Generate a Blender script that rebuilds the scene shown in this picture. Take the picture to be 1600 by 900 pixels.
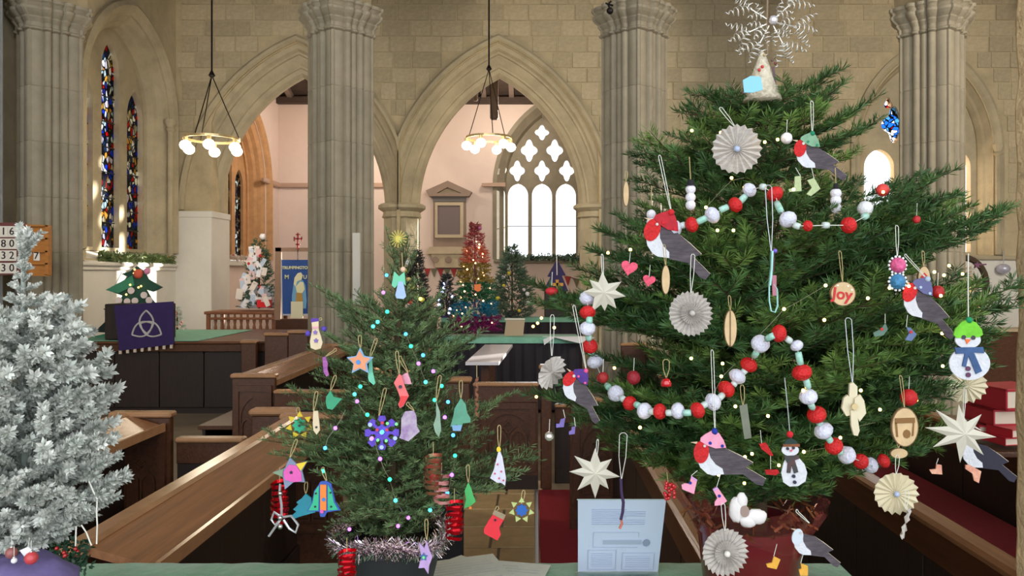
import bpy, math, random
from mathutils import Vector, Matrix
from mathutils.geometry import tessellate_polygon
for o in list(bpy.data.objects): bpy.data.objects.remove(o)
S = bpy.context.scene
COL = S.collection
PI = math.pi
F, CX, CY, EYE = 1200.0, 835.0, 427.0, 1.75
def P(px, py, d): return Vector(((px-CX)/F*d, d, EYE-(py-CY)/F*d))
def lin(c):
    out = []
    for v in c[:3]:
        v = v/255.0
        out.append(v/12.92 if v <= .04045 else ((v+.055)/1.055)**2.4)
    return (out[0], out[1], out[2], 1)

# ---------------- camera
cam = bpy.data.cameras.new('camera'); camo = bpy.data.objects.new('camera', cam); COL.objects.link(camo)
camo.location = (0, 0, EYE); camo.rotation_euler = (PI/2, 0, 0)
cam.lens = 27.0; cam.sensor_width = 36.0; cam.shift_x = -35/1600; cam.shift_y = -23/1600
cam.clip_start = .05; cam.clip_end = 200
S.camera = camo
# ---------------- sky
W = bpy.data.worlds.new('world'); S.world = W; W.use_nodes = True
bg = W.node_tree.nodes['Background']; bg.inputs['Color'].default_value = (.90, .95, 1.0, 1); bg.inputs['Strength'].default_value = 2.7
# ---------------- sun, low in the far right, through the chapel and aisle windows
sl = bpy.data.lights.new('sun', 'SUN'); sl.energy = 22.0; sl.angle = math.radians(.8); sl.color = (1, .93, .82)
so = bpy.data.objects.new('sun', sl); COL.objects.link(so)
so.rotation_euler = Vector((-.72, -.65, -.165)).to_track_quat('-Z', 'Y').to_euler(); so.location = (8, 30, 12)
def area(name, loc, tgt, size, power, col):
    l = bpy.data.lights.new(name, 'AREA'); l.shape = 'RECTANGLE'; l.size, l.size_y = size; l.energy = power; l.color = col
    o = bpy.data.objects.new(name, l); COL.objects.link(o); o.location = loc
    o.rotation_euler = (Vector(tgt)-Vector(loc)).to_track_quat('-Z', 'Y').to_euler(); return o
def point(name, loc, power, col, r=.1):
    l = bpy.data.lights.new(name, 'POINT'); l.energy = power; l.color = col; l.shadow_soft_size = r
    o = bpy.data.objects.new(name, l); COL.objects.link(o); o.location = loc; return o
point('chapel_fill', (-4.2, 17.2, 5.0), 120, (1, .86, .72), .25)  # unseen warm point lights added to brighten the chapel walls
point('chapel_fill', (-.6, 17.4, 5.3), 100, (1, .86, .72), .25)
area('nave_fill', (7.5, 3.0, 5.6), (2.5, 14.5, 4.5), (.8, .5), 400, (1, .86, .68))  # unseen area lights added to brighten the far stone walls
area('nave_fill', (-3.6, 2.5, 6.0), (-4.2, 14.5, 4.2), (.8, .5), 60, (1, .92, .80))
# ---------------- exposure
S.view_settings.view_transform = 'Standard'; S.view_settings.look = 'None'
S.view_settings.gamma = 1; S.view_settings.exposure = 0.0; S.view_settings.use_curve_mapping = False

# ================= helpers
MATS = {}
def mat(name, col, rough=.6, metal=0, var=.0, scale=8, bump=0, bscale=60, col2=None, stretch=None, emis=None, estr=0, trans=0, sheen=0, rnd=0, spec=.5, coat=0, alpha=1):
    if name in MATS: return MATS[name]
    m = bpy.data.materials.new(name); m.use_nodes = True; nt = m.node_tree; N = nt.nodes; Lk = nt.links
    b = N['Principled BSDF']; c = lin(col)
    b.inputs['Base Color'].default_value = c; b.inputs['Roughness'].default_value = rough; b.inputs['Metallic'].default_value = metal
    b.inputs['Specular IOR Level'].default_value = spec
    if coat: b.inputs['Coat Weight'].default_value = coat; b.inputs['Coat Roughness'].default_value = .12
    if trans: b.inputs['Transmission Weight'].default_value = trans
    if alpha < 1: b.inputs['Alpha'].default_value = alpha
    if sheen: b.inputs['Sheen Weight'].default_value = sheen
    if emis: b.inputs['Emission Color'].default_value = lin(emis); b.inputs['Emission Strength'].default_value = estr
    if var or col2 or bump or rnd:
        tc = N.new('ShaderNodeTexCoord'); mp = N.new('ShaderNodeMapping'); Lk.new(tc.outputs['Object'], mp.inputs['Vector'])
        if stretch: mp.inputs['Scale'].default_value = stretch
        n1 = N.new('ShaderNodeTexNoise'); n1.inputs['Scale'].default_value = scale; n1.inputs['Detail'].default_value = 5; n1.inputs['Roughness'].default_value = .65
        Lk.new(mp.outputs[0], n1.inputs['Vector'])
        out = None
        if var or col2:
            r = N.new('ShaderNodeValToRGB'); r.color_ramp.elements[0].position = .32; r.color_ramp.elements[1].position = .68
            c2 = lin(col2) if col2 else tuple(min(1, v*(1+var)) for v in c[:3])+(1,)
            c1 = c if col2 else tuple(v*(1-var) for v in c[:3])+(1,)
            r.color_ramp.elements[0].color = c1; r.color_ramp.elements[1].color = c2
            Lk.new(n1.outputs['Fac'], r.inputs['Fac']); out = r.outputs['Color']
        if rnd:
            oi = N.new('ShaderNodeObjectInfo'); mr = N.new('ShaderNodeMapRange'); mr.inputs['To Min'].default_value = 1-rnd; mr.inputs['To Max'].default_value = 1+rnd
            Lk.new(oi.outputs['Random'], mr.inputs['Value'])
            mx = N.new('ShaderNodeVectorMath'); mx.operation = 'SCALE'
            if out: Lk.new(out, mx.inputs[0])
            else: mx.inputs[0].default_value = c[:3]
            Lk.new(mr.outputs[0], mx.inputs['Scale']); out = mx.outputs[0]
        if out: Lk.new(out, b.inputs['Base Color'])
        if bump:
            n2 = N.new('ShaderNodeTexNoise'); n2.inputs['Scale'].default_value = bscale; n2.inputs['Detail'].default_value = 4
            Lk.new(mp.outputs[0], n2.inputs['Vector'])
            bp = N.new('ShaderNodeBump'); bp.inputs['Strength'].default_value = bump; bp.inputs['Distance'].default_value = .01
            Lk.new(n2.outputs['Fac'], bp.inputs['Height']); Lk.new(bp.outputs[0], b.inputs['Normal'])
    MATS[name] = m; return m
def emat(name, col, strength):
    if name in MATS: return MATS[name]
    return mat(name, col, .4, emis=col, estr=strength)

class MB:
    def __init__(s): s.v = []; s.f = []; s.mi = []; s.cur = 0
    def face(s, *idx): s.f.append(tuple(idx)); s.mi.append(s.cur)
    def add(s, vs, fs):
        b = len(s.v); s.v += [tuple(v) for v in vs]
        for f in fs: s.f.append(tuple(i+b for i in f)); s.mi.append(s.cur)
        return s
    def box(s, x0, x1, y0, y1, z0, z1, bev=0):
        if bev:
            import itertools
            b = bev
            xs, ys, zs = (x0, x0+b, x1-b, x1), (y0, y0+b, y1-b, y1), (z0, z0+b, z1-b, z1)
            def q(i, j, k):
                return (xs[i], ys[j], zs[k])
            V = []; idx = {}
            for sx in (0, 1):
                for sy in (0, 1):
                    for sz in (0, 1):
                        X, Y, Z = (0, 3)[sx], (0, 3)[sy], (0, 3)[sz]; xi, yi, zi = (1, 2)[sx], (1, 2)[sy], (1, 2)[sz]
                        for a, p in (('x', (X, yi, zi)), ('y', (xi, Y, zi)), ('z', (xi, yi, Z))):
                            idx[(sx, sy, sz, a)] = len(V); V.append(q(*p))
            I = lambda sx, sy, sz, a: idx[(sx, sy, sz, a)]
            fs = []
            for t in (0, 1):
                fs.append((I(t,0,0,'x'), I(t,1,0,'x'), I(t,1,1,'x'), I(t,0,1,'x')))
                fs.append((I(0,t,0,'y'), I(1,t,0,'y'), I(1,t,1,'y'), I(0,t,1,'y')))
                fs.append((I(0,0,t,'z'), I(1,0,t,'z'), I(1,1,t,'z'), I(0,1,t,'z')))
            for a in (0, 1):
                for b2 in (0, 1):
                    fs.append((I(a,b2,0,'x'), I(a,b2,1,'x'), I(a,b2,1,'y'), I(a,b2,0,'y')))
                    fs.append((I(a,0,b2,'x'), I(a,1,b2,'x'), I(a,1,b2,'z'), I(a,0,b2,'z')))
                    fs.append((I(0,a,b2,'y'), I(1,a,b2,'y'), I(1,a,b2,'z'), I(0,a,b2,'z')))
            for sx in (0, 1):
                for sy in (0, 1):
                    for sz in (0, 1): fs.append((I(sx,sy,sz,'x'), I(sx,sy,sz,'y'), I(sx,sy,sz,'z')))
            return s.add(V, fs)
        return s.add([(x0,y0,z0),(x1,y0,z0),(x1,y1,z0),(x0,y1,z0),(x0,y0,z1),(x1,y0,z1),(x1,y1,z1),(x0,y1,z1)],
            [(0,3,2,1),(4,5,6,7),(0,1,5,4),(1,2,6,5),(2,3,7,6),(3,0,4,7)])
    def prism(s, pts, axis, a, b):
        """pts 2D polygon; axis 'y': pts=(x,z); 'x': pts=(y,z); 'z': pts=(x,y). extruded a..b"""
        def m(p, t): return (p[0], t, p[1]) if axis == 'y' else (t, p[0], p[1]) if axis == 'x' else (p[0], p[1], t)
        return s.plate([pts], lambda u, w, t: m((u, w), t), a, b)
    def plate(s, loops, fn, a, b):
        flat = [p for L in loops for p in L]; n = len(flat)
        tris = tessellate_polygon([[Vector((p[0], p[1], 0)) for p in L] for L in loops])
        V = [fn(p[0], p[1], a) for p in flat]+[fn(p[0], p[1], b) for p in flat]
        fs = [tuple(t) for t in tris]+[tuple(i+n for i in reversed(t)) for t in tris]
        o = 0
        for L in loops:
            k = len(L)
            for i in range(k): j = (i+1) % k; fs.append((o+i, o+j, o+j+n, o+i+n))
            o += k
        return s.add(V, fs)
    def tube(s, pts, r, n=6, cap=True):
        pts = [Vector(p) for p in pts]; rs = r if isinstance(r, (list, tuple)) else [r]*len(pts)
        base = len(s.v); prev = None
        for i, p in enumerate(pts):
            t = (pts[min(i+1, len(pts)-1)]-pts[max(i-1, 0)])
            if t.length < 1e-9: t = Vector((0, 0, 1))
            t.normalize()
            if prev is None: u = t.orthogonal().normalized()
            else:
                u = prev-t*prev.dot(t)
                u = u.normalized() if u.length > 1e-6 else t.orthogonal().normalized()
            prev = u; w = t.cross(u)
            for k in range(n):
                a = 2*PI*k/n; s.v.append(tuple(p+(u*math.cos(a)+w*math.sin(a))*rs[i]))
        for i in range(len(pts)-1):
            for k in range(n):
                k2 = (k+1) % n; s.face(base+i*n+k, base+i*n+k2, base+(i+1)*n+k2, base+(i+1)*n+k)
        if cap:
            s.face(*[base+k for k in reversed(range(n))]); e = base+(len(pts)-1)*n; s.face(*[e+k for k in range(n)])
        return s
    def sphere(s, c, r, n=12, m=8, jit=0, rng=random):
        rx, ry, rz = r if isinstance(r, (tuple, list)) else (r, r, r)
        V = [(c[0], c[1], c[2]+rz)]
        for i in range(1, m):
            th = PI*i/m
            for k in range(n):
                a = 2*PI*k/n; j = 1+(rng.uniform(-jit, jit) if jit else 0)
                V.append((c[0]+rx*math.sin(th)*math.cos(a)*j, c[1]+ry*math.sin(th)*math.sin(a)*j, c[2]+rz*math.cos(th)*j))
        V.append((c[0], c[1], c[2]-rz)); e = len(V)-1; fs = []
        for k in range(n): fs.append((0, 1+k, 1+(k+1) % n)); fs.append((e, 1+(m-2)*n+(k+1) % n, 1+(m-2)*n+k))
        for i in range(m-2):
            for k in range(n): a = 1+i*n+k; b = 1+i*n+(k+1) % n; fs.append((a, a+n, b+n, b))
        return s.add(V, fs)
    def lathe(s, prof, c=(0, 0, 0), n=24, cap=True):
        b = len(s.v)
        for r, z in prof:
            for k in range(n): a = 2*PI*k/n; s.v.append((c[0]+r*math.cos(a), c[1]+r*math.sin(a), c[2]+z))
        for i in range(len(prof)-1):
            for k in range(n): k2 = (k+1) % n; s.face(b+i*n+k, b+i*n+k2, b+(i+1)*n+k2, b+(i+1)*n+k)
        if cap: s.face(*[b+k for k in reversed(range(n))]); e = b+(len(prof)-1)*n; s.face(*[e+k for k in range(n)])
        return s
    def loft(s, rings, cap=True):
        b = len(s.v); n = len(rings[0])
        for R in rings: s.v += [tuple(p) for p in R]
        for i in range(len(rings)-1):
            for k in range(n): k2 = (k+1) % n; s.face(b+i*n+k, b+i*n+k2, b+(i+1)*n+k2, b+(i+1)*n+k)
        if cap: s.face(*[b+k for k in reversed(range(n))]); e = b+(len(rings)-1)*n; s.face(*[e+k for k in range(n)])
        return s
    def mesh(s, name, mats, smooth=False):
        me = bpy.data.meshes.new(name); me.from_pydata(s.v, [], s.f)
        for m in (mats if isinstance(mats, (list, tuple)) else [mats]): me.materials.append(m)
        if any(s.mi): me.polygons.foreach_set('material_index', s.mi)
        if smooth:
            me.polygons.foreach_set('use_smooth', [True]*len(me.polygons))
        me.update(); return me
    def build(s, name, mats, parent=None, smooth=False, loc=(0, 0, 0)):
        me = s.mesh(name, mats, smooth); o = bpy.data.objects.new(name, me); COL.objects.link(o)
        if smooth and smooth != 2:
            try: me.set_sharp_from_angle(angle=math.radians(smooth if smooth > 2 else 40))
            except Exception: pass
        if parent: o.parent = parent
        o.location = loc
        return o
def tag(o, label, cat=None, group=None, kind=None):
    if label: o['label'] = label
    if cat: o['category'] = cat
    if group: o['group'] = group
    if kind: o['kind'] = kind
    return o
def thing(name, label, cat, loc=(0, 0, 0), rot=(0, 0, 0), group=None):
    o = bpy.data.objects.new(name, None); COL.objects.link(o); o.empty_display_size = .05
    o.location = loc; o.rotation_euler = rot; return tag(o, label, cat, group)
def struct(o, label): return tag(o, label, None, None, 'structure')
def inst(me, name, parent=None, mtx=None, loc=None):
    o = bpy.data.objects.new(name, me); COL.objects.link(o)
    if parent: o.parent = parent
    if mtx is not None: o.matrix_local = mtx
    if loc is not None: o.location = loc
    return o
def copy_tree(o, parent=None):
    c = o.copy(); COL.objects.link(c)
    if parent: c.parent = parent
    for ch in list(o.children): copy_tree(ch, c)
    return c
def arch(cx, hw, spring, rise, n=14, base=None, off=0):
    """pointed arch outline from left spring over apex to right spring; off = outward offset"""
    r = (hw*hw+rise*rise)/(2*hw); R = r+off
    xc = cx+(r-hw)  # centre of the left arc
    a1 = math.acos(max(-1, min(1, (r-hw)/R)))
    L = [(xc-R*math.cos(a1*i/n), spring+R*math.sin(a1*i/n)) for i in range(n+1)]
    Rt = [(2*cx-x, z) for x, z in reversed(L[:-1])]
    pts = L+Rt
    if base is not None: pts = [(L[0][0], base)]+pts+[(Rt[-1][0], base)]
    return pts
def sweep_arch(mb, cx, hw, spring, rise, prof, fn, base=None, n=14, clamp=None):
    """prof: list of (u outward offset, v depth)"""
    rings = [[(x, z, v) for (x, z) in arch(cx, hw, spring, rise, n, base, u)] for u, v in prof]
    if clamp: rings = [[(min(max(x, clamp[0]), clamp[1]), z, v) for x, z, v in R] for R in rings]
    b = len(mb.v); k = len(rings[0])
    for R in rings: mb.v += [tuple(fn(x, z, v)) for x, z, v in R]
    for i in range(len(rings)-1):
        for j in range(k-1): mb.face(b+i*k+j, b+i*k+j+1, b+(i+1)*k+j+1, b+(i+1)*k+j)
    return mb
# ================= materials of the building
stone = mat('aisle_limestone', (180, 167, 138), .85, var=.16, scale=2.2, bump=.5, bscale=18)
stone_blk = mat('coursed_limestone', (186, 171, 140), .88, var=.13, scale=5, bump=.6, bscale=26, rnd=.15)
stone_dk = mat('clunch_stone', (186, 170, 136), .88, var=.16, scale=3, bump=.5, bscale=20)
stone_pier = mat('pier_stone', (146, 137, 117), .72, var=.14, scale=3, bump=.35, bscale=30, rnd=.05)
stone_warm = mat('ochre_window_stone', (196, 150, 104), .85, var=.14, scale=5, bump=.4, bscale=30)
white_wall = mat('white_limewash', (226, 222, 212), .9, var=.04, scale=2, bump=.25, bscale=12)
pink_wall = mat('pink_plaster', (230, 210, 198), .9, var=.035, scale=1.5, bump=.2, bscale=10)
roof_wood = mat('dark_roof_timber', (70, 56, 48), .8, var=.25, scale=6, stretch=(1, 1, 6))
floor_m = mat('floor_stone', (120, 104, 84), .7, var=.15, scale=3, bump=.3, bscale=20)
tile_m = mat('buff_floor_tile', (176, 148, 106), .55, var=.14, scale=9, bump=.2, bscale=30, rnd=.12)
clearglass = mat('clear_glass', (255, 255, 255), .05, trans=1, spec=.3)
# see-through window glass: thin clear sheet
def thin_glass(name, cols=None, scale=5, dark=.0, stretch=(1, 1, 1)):
    m = bpy.data.materials.new(name); m.use_nodes = True; nt = m.node_tree; N = nt.nodes; Lk = nt.links
    N.remove(N['Principled BSDF']); out = N['Material Output']
    tr = N.new('ShaderNodeBsdfTransparent'); gl = N.new('ShaderNodeBsdfGlossy'); gl.inputs['Roughness'].default_value = .15
    mx = N.new('ShaderNodeMixShader'); mx.inputs['Fac'].default_value = .05
    Lk.new(tr.outputs[0], mx.inputs[1]); Lk.new(gl.outputs[0], mx.inputs[2]); Lk.new(mx.outputs[0], out.inputs['Surface'])
    if cols:
        tc = N.new('ShaderNodeTexCoord'); mp = N.new('ShaderNodeMapping'); mp.inputs['Scale'].default_value = stretch
        vo = N.new('ShaderNodeTexVoronoi'); vo.inputs['Scale'].default_value = scale
        Lk.new(tc.outputs['Object'], mp.inputs[0]); Lk.new(mp.outputs[0], vo.inputs['Vector'])
        sp = N.new('ShaderNodeSeparateColor'); Lk.new(vo.outputs['Color'], sp.inputs[0])
        r = N.new('ShaderNodeValToRGB'); r.color_ramp.interpolation = 'CONSTANT'
        e = r.color_ramp.elements
        while len(e) < len(cols): e.new(.5)
        for i, c in enumerate(cols): e[i].position = i/len(cols); e[i].color = lin(c)
        Lk.new(sp.outputs[0], r.inputs['Fac'])
        ve = N.new('ShaderNodeTexVoronoi'); ve.feature = 'DISTANCE_TO_EDGE'; ve.inputs['Scale'].default_value = scale; Lk.new(mp.outputs[0], ve.inputs['Vector'])
        cr = N.new('ShaderNodeMath'); cr.operation = 'GREATER_THAN'; cr.inputs[1].default_value = .06; Lk.new(ve.outputs[0], cr.inputs[0])
        vm = N.new('ShaderNodeVectorMath'); vm.operation = 'SCALE'; Lk.new(r.outputs[0], vm.inputs[0]); Lk.new(cr.outputs[0], vm.inputs['Scale'])
        Lk.new(vm.outputs[0], tr.inputs['Color'])
    return m
glass_plain = thin_glass('clear_leaded_glass')
glass_fig = thin_glass('stained_glass_figures', [(60,110,205),(205,50,56),(235,235,235),(60,100,130),(215,180,110),(80,84,150),(200,212,214),(50,60,80),(190,60,66),(200,190,170),(235,235,230),(210,205,215)], 13, stretch=(1, 1, .7))
glass_dark = thin_glass('dark_stained_glass', [(120,126,136),(210,210,205),(70,66,84),(130,120,110),(200,205,200),(60,66,70)], 14)
glass_trac = thin_glass('tracery_stained_glass', [(90,160,230),(245,245,250),(225,70,80),(250,250,245),(130,190,240),(250,240,240)], 12)

def rounded(cx, cz, rx, rz, lobes=4, k=.22, n=32, ph=0):
    return [(cx+rx*(1+k*math.cos(lobes*(2*PI*i/n)+ph))/(1+k)*math.sin(2*PI*i/n), cz+rz*(1+k*math.cos(lobes*(2*PI*i/n)+ph))/(1+k)*math.cos(2*PI*i/n)) for i in range(n)]
def window(name, label, fn, cx, hw, sill, spring, rise, lights, shapes, vglass, smat, gmats, tdepth=.22, rdepth=0, reveal=None, gsplit=1):
    """fn(u, z, v) -> world. stone tracery plate with holes for lights; panes behind each"""
    root = thing(name, None, None); struct(root, label)
    outer = arch(cx, hw, spring, rise, 14, sill)
    holes = []; panes = []
    for (u, w, zt, zs) in lights:      # centre, half width, apex z, spring z
        a = arch(u, w, zs, zt-zs, 8, sill+.06); holes.append(a)
        n = gsplit
        for i in range(n):
            lo = sill+.06+(zs-sill-.06)*i/n; hi = sill+.06+(zs-sill-.06)*(i+1)/n
            if i < n-1: panes.append([(u-w, lo), (u-w, hi), (u+w, hi), (u+w, lo)])
            else: panes.append([(u-w, lo)]+arch(u, w, zs, zt-zs, 8)+[(u+w, lo)])
    for sh in shapes: holes.append(sh); panes.append(sh)
    m = MB().plate([outer]+holes, fn, vglass-tdepth*.5, vglass+tdepth*.5)
    m.build('tracery', smat, root)
    nl = len(lights)*gsplit
    for i, p in enumerate(panes):
        g = MB().plate([p], fn, vglass-.004, vglass+.004); g.build('pane', gmats[0] if i < nl else gmats[-1], root)
    if gsplit > 1:
        bars = MB()
        for (u, w, zt, zs) in lights:
            for i in range(1, gsplit):
                z = sill+.06+(zs-sill-.06)*i/gsplit; V = [fn(u+a*w, z+b2*.009, vglass-.02+c2*.018) for a in (-1, 1) for b2 in (-1, 1) for c2 in (0, 1)]
                bars.add(V, [(0,1,3,2),(4,5,7,6),(0,1,5,4),(2,3,7,6),(0,2,6,4),(1,3,7,5)])
        bars.build('saddle_bars', mat('window_iron', (40, 38, 38), .6), root)
    if reveal: 
        r = MB(); sweep_arch(r, cx, hw, spring, rise, reveal, fn, sill); r.build('moulded_reveal', smat, root)
    return root

# ---------------- floor
mb = MB(); mb.box(-8, 12, -4, 19.6, -.2, 0); f = mb.build('floor', floor_m); struct(f, 'stone floor of the church under the pews')
tm = MB(); tm.box(-.14, .14, -.19, .19, 0, .012, .006); tile = tm.mesh('floor_tile', tile_m)
rng = random.Random(3)
for i in range(8):
    for j in range(12):
        if -.43+i*.295 > 0: continue
        inst(tile, 'tile', f, loc=(-.37+i*.295-.06*(j % 2), 2.3+j*.395, .001))
# ---------------- far aisle wall with the two chapel arches and the right window
D1 = 14.5
fn1 = lambda u, z, v: (u, D1+v, z)
A1 = (-4.49, 1.59, 2.95, 2.6); A2 = (-.68, 1.56, 2.95, 2.6)
def clampx(pts, a, b): return [(min(max(x, a), b), z) for x, z in pts]
wallc = MB()
h1 = clampx(arch(A1[0], A1[1], A1[2], A1[3], 14, 0.001, .5), -6.10, -2.60)
h1[0] = (-6.09, 0.001); h1[-1] = (-2.60, .001)
h2 = clampx(arch(A2[0], A2[1], A2[2], A2[3], 14, 0.001, .5), -2.54, 1.22)
RW = (7.40, 1.14, 4.1, 1.75)
h3 = arch(RW[0], RW[1], RW[2], RW[3], 14, 2.1, .12)
wallc.plate([[(-6.78, 0), (-6.78, 9), (11, 9), (11, 0)], h1, h2, h3], fn1, 0, .8)
wall_b = wallc.build('wall_back', stone_dk); struct(wall_b, 'far aisle wall of coursed pale stone pierced by pointed arches')
prof = [(.64,-.005),(.64,-.05),(.60,-.09),(.55,-.09),(.52,-.04),(.52,.0),(.50,.03),(.42,.06),(.38,.13),(.34,.13),(.33,.17),(.25,.20),(.18,.27),(.14,.27),(.13,.31),(.06,.34),(0,.42),(0,.52),(.1,.62),(.2,.7),(.5,.8)]
for k, (A, cl, lb) in enumerate(((A1, (-7.2, -2.571), 'moulded stone arch on the left, opening to the pink chapel'), (A2, (-2.569, 1.7), 'moulded stone arch in the middle with the bright window behind it'))):
    m = MB(); sweep_arch(m, A[0], A[1], A[2], A[3], prof, fn1, None, 18, clamp=cl)
    o = m.build('trim_%d' % (k+1), stone, smooth=25); struct(o, lb)
# respond, column and capitals under the arches
def oct_ring(cx, cy, r, z, n=8, ph=PI/8, sy=1): return [(cx+r*math.cos(2*PI*k/n+ph), cy+r*sy*math.sin(2*PI*k/n+ph), z) for k in range(n)]
def column(x, label, y=14.9):
    t = thing('stone_column', label, 'column', (x, y, 0))
    m = MB(); m.loft([oct_ring(0, 0, .46, 0), oct_ring(0, 0, .46, .35), oct_ring(0, 0, .36, .45)]); m.build('base', stone, t)
    z = .45
    for h in (.62, .6, .58, .62): m = MB(); m.loft([oct_ring(0, 0, .345, z+.004), oct_ring(0, 0, .352, z+.014), oct_ring(0, 0, .352, z+h-.012), oct_ring(0, 0, .345, z+h)]); m.build('drum', stone, t); z += h
    m = MB(); m.loft([oct_ring(0, 0, r, zz, 16) for r, zz in ((.34, 2.80), (.39, 2.83), (.37, 2.87), (.36, 2.93), (.42, 2.97), (.46, 3.0), (.46, 3.05), (.40, 3.09), (.30, 3.10))]); m.build('capital', stone, t)
    return t
column(-2.57, 'octagonal stone column between the left and middle chapel arches')
column(1.21, 'octagonal stone column at the right foot of the middle arch')
m = MB(); m.box(-6.78, -6.07, 14.44, 15.3, 0, 2.86, .01); m.box(-6.78, -6.05, 14.42, 15.3, 2.80, 2.92, .01)
o = m.build('trim_3', white_wall); struct(o, 'whitewashed pilaster at the left foot of the left arch')
# individual stones of the far wall
def forbid(z):
    out = []
    for (A, off) in ((A1, .66), (A2, .66), ((RW[0], RW[1], RW[2], RW[3]), .40)):
        cx, hw, sp, rise = A; r = (hw*hw+rise*rise)/(2*hw); R = r+off
        if z < sp: out.append((cx-hw-off, cx+hw+off)); continue
        dz = z-sp
        if dz < R:
            x = math.sqrt(R*R-dz*dz)-(r-hw)
            if x > 0: out.append((cx-x, cx+x))
    return out
rng = random.Random(11); unit = MB(); unit.box(-.5, .5, 0, 1, -.5, .5)
bx = MB(); b = .03
bx.add([(-.5,1,-.5),(.5,1,-.5),(.5,1,.5),(-.5,1,.5),(-.5+b,0,-.5+b),(.5-b,0,-.5+b),(.5-b,0,.5-b),(-.5+b,0,.5-b)], [(4,5,6,7),(0,1,5,4),(1,2,6,5),(2,3,7,6),(3,0,4,7)])
blk = bx.mesh('stone_block', stone_blk)
cnt = 0; rest = MB(); z = 1.42; row = 0
stones = []
while z < 7.6:
    h = rng.choice((.27, .30, .33, .30)); 
    fb = [q for zz in (z+.02, z+h-.02) for q in forbid(zz)]
    x = -6.75+rng.uniform(0, .1)
    while x < 10.9:
        w = rng.uniform(.30, .62); x1 = x+w
        lo, hi = x, x1
        inside = False
        for a, c in fb:
            if a < lo < c and a < hi < c: inside = True
            elif a < lo < c: lo = c
            elif a < hi < c: hi = a
        if z < 4.2 and lo < 1.3 and hi > -6.3: inside = True
        if z < 2.85 and (lo < 1.7 or hi > 6.1): inside = True
        if not inside and hi-lo > .10: stones.append((lo, hi, z, h))
        x = x1
    z += h; row += 1
stones.sort(key=lambda s: (s[0] > 9.3 or s[2] > 7.0 or s[2] < 2.6))
for i, (lo, hi, z, h) in enumerate(stones):
    g = .004; pr = rng.uniform(.006, .018)
    cxs = (lo+hi)/2; w = hi-lo-2*g; hh = h-2*g
    if i < 300:
        o = inst(blk, 'stone', wall_b); o.location = (cxs, D1-pr, z+h/2); o.scale = (w, pr+.01, hh)
    else:
        rest.add([(cxs+sx*w/2, D1-pr*(1-yy)+.005*yy, z+h/2+sz*hh/2) for yy in (0, 1) for sx, sz in ((-1,-1),(1,-1),(1,1),(-1,1))], [(0,1,2,3),(0,1,5,4),(1,2,6,5),(2,3,7,6),(3,0,4,7)])
if rest.v: o = rest.build('stones', stone_blk, wall_b); o['kind'] = 'stuff'
# right aisle window
wl = [(RW[0]-.74, .29, 4.15, 3.8), (RW[0], .29, 4.2, 3.85), (RW[0]+.74, .29, 4.15, 3.8)]
ws = [rounded(RW[0]-.45, 4.62, .25, .36), rounded(RW[0]+.45, 4.62, .25, .36), rounded(RW[0], 5.22, .2, .26), rounded(RW[0]-.56, 5.03, .09, .12, 3), rounded(RW[0]+.56, 5.03, .09, .12, 3)]
window('window_3', 'tall traceried window on the right, blazing with sun and stained quatrefoils above', fn1, RW[0], RW[1], 2.1, RW[2], RW[3], wl, ws, .42, stone, (glass_plain, glass_trac), .16,
       reveal=[(.30,-.005),(.30,-.06),(.24,-.09),(.18,-.05),(.14,0),(.12,.03),(.10,.08),(.07,.16),(.04,.2),(0,.3),(0,.42)])
# slender jamb shafts of that window
for sx in (-1, 1):
    m = MB(); m.lathe([(.05, 2.1), (.05, 3.95), (.09, 4.0), (.06, 4.04), (.10, 4.12), (.10, 4.17)], (RW[0]+sx*1.32, D1-.06, 0), 10); o = m.build('trim_4' if sx < 0 else 'trim_5', stone, smooth=30); struct(o, 'slender stone shaft on the %s jamb of the right window' % ('left' if sx < 0 else 'right'))
m = MB(); m.box(6.1, 11, 14.40, 14.5, 2.0, 2.08, .02); o = m.build('trim_6', stone); struct(o, 'stone string course under the right window')
m = MB(); m.box(6.1, 11, 14.47, 14.5, 0, 2.0); o = m.build('trim_7', white_wall); struct(o, 'cream painted lower wall under the right window')
# ---------------- left side wall of the aisle with the stained glass window
XL = -6.77
fnL = lambda u, z, v: (XL-v, u, z)
LW = (12.92, 1.10, 4.5, 1.35)
m = MB(); m.plate([[(-4, 0), (-4, 10.5), (14.5, 10.5), (14.5, 0)], arch(LW[0], LW[1], LW[2], LW[3], 14, 1.98, .22)], fnL, 0, .8)
o = m.build('wall_left', stone); struct(o, 'left side wall of the aisle in pale stone')
m = MB(); m.box(XL, XL+.02, 10.0, 14.5, 0, 1.86); o = m.build('trim_8', white_wall); struct(o, 'whitewashed lower wall under the stained glass window')
m = MB(); m.box(XL-.05, XL+.10, 11.2, 14.40, 1.86, 1.93, .02); m.box(XL-.05, XL+.06, 11.2, 14.40, 1.80, 1.86, .01); m.add([fnL(u, z, v) for u, z, v in ((11.5,1.93,-.05),(14.3,1.93,-.05),(14.1,2.14,.45),(11.7,2.14,.45),(11.5,1.8,-.05),(14.3,1.8,-.05),(14.1,1.9,.45),(11.7,1.9,.45))], [(0,1,2,3),(4,5,6,7),(0,1,5,4),(1,2,6,5),(2,3,7,6),(3,0,4,7)])
o = m.build('trim_9', white_wall); struct(o, 'white sloping sill under the stained glass window')
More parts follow.
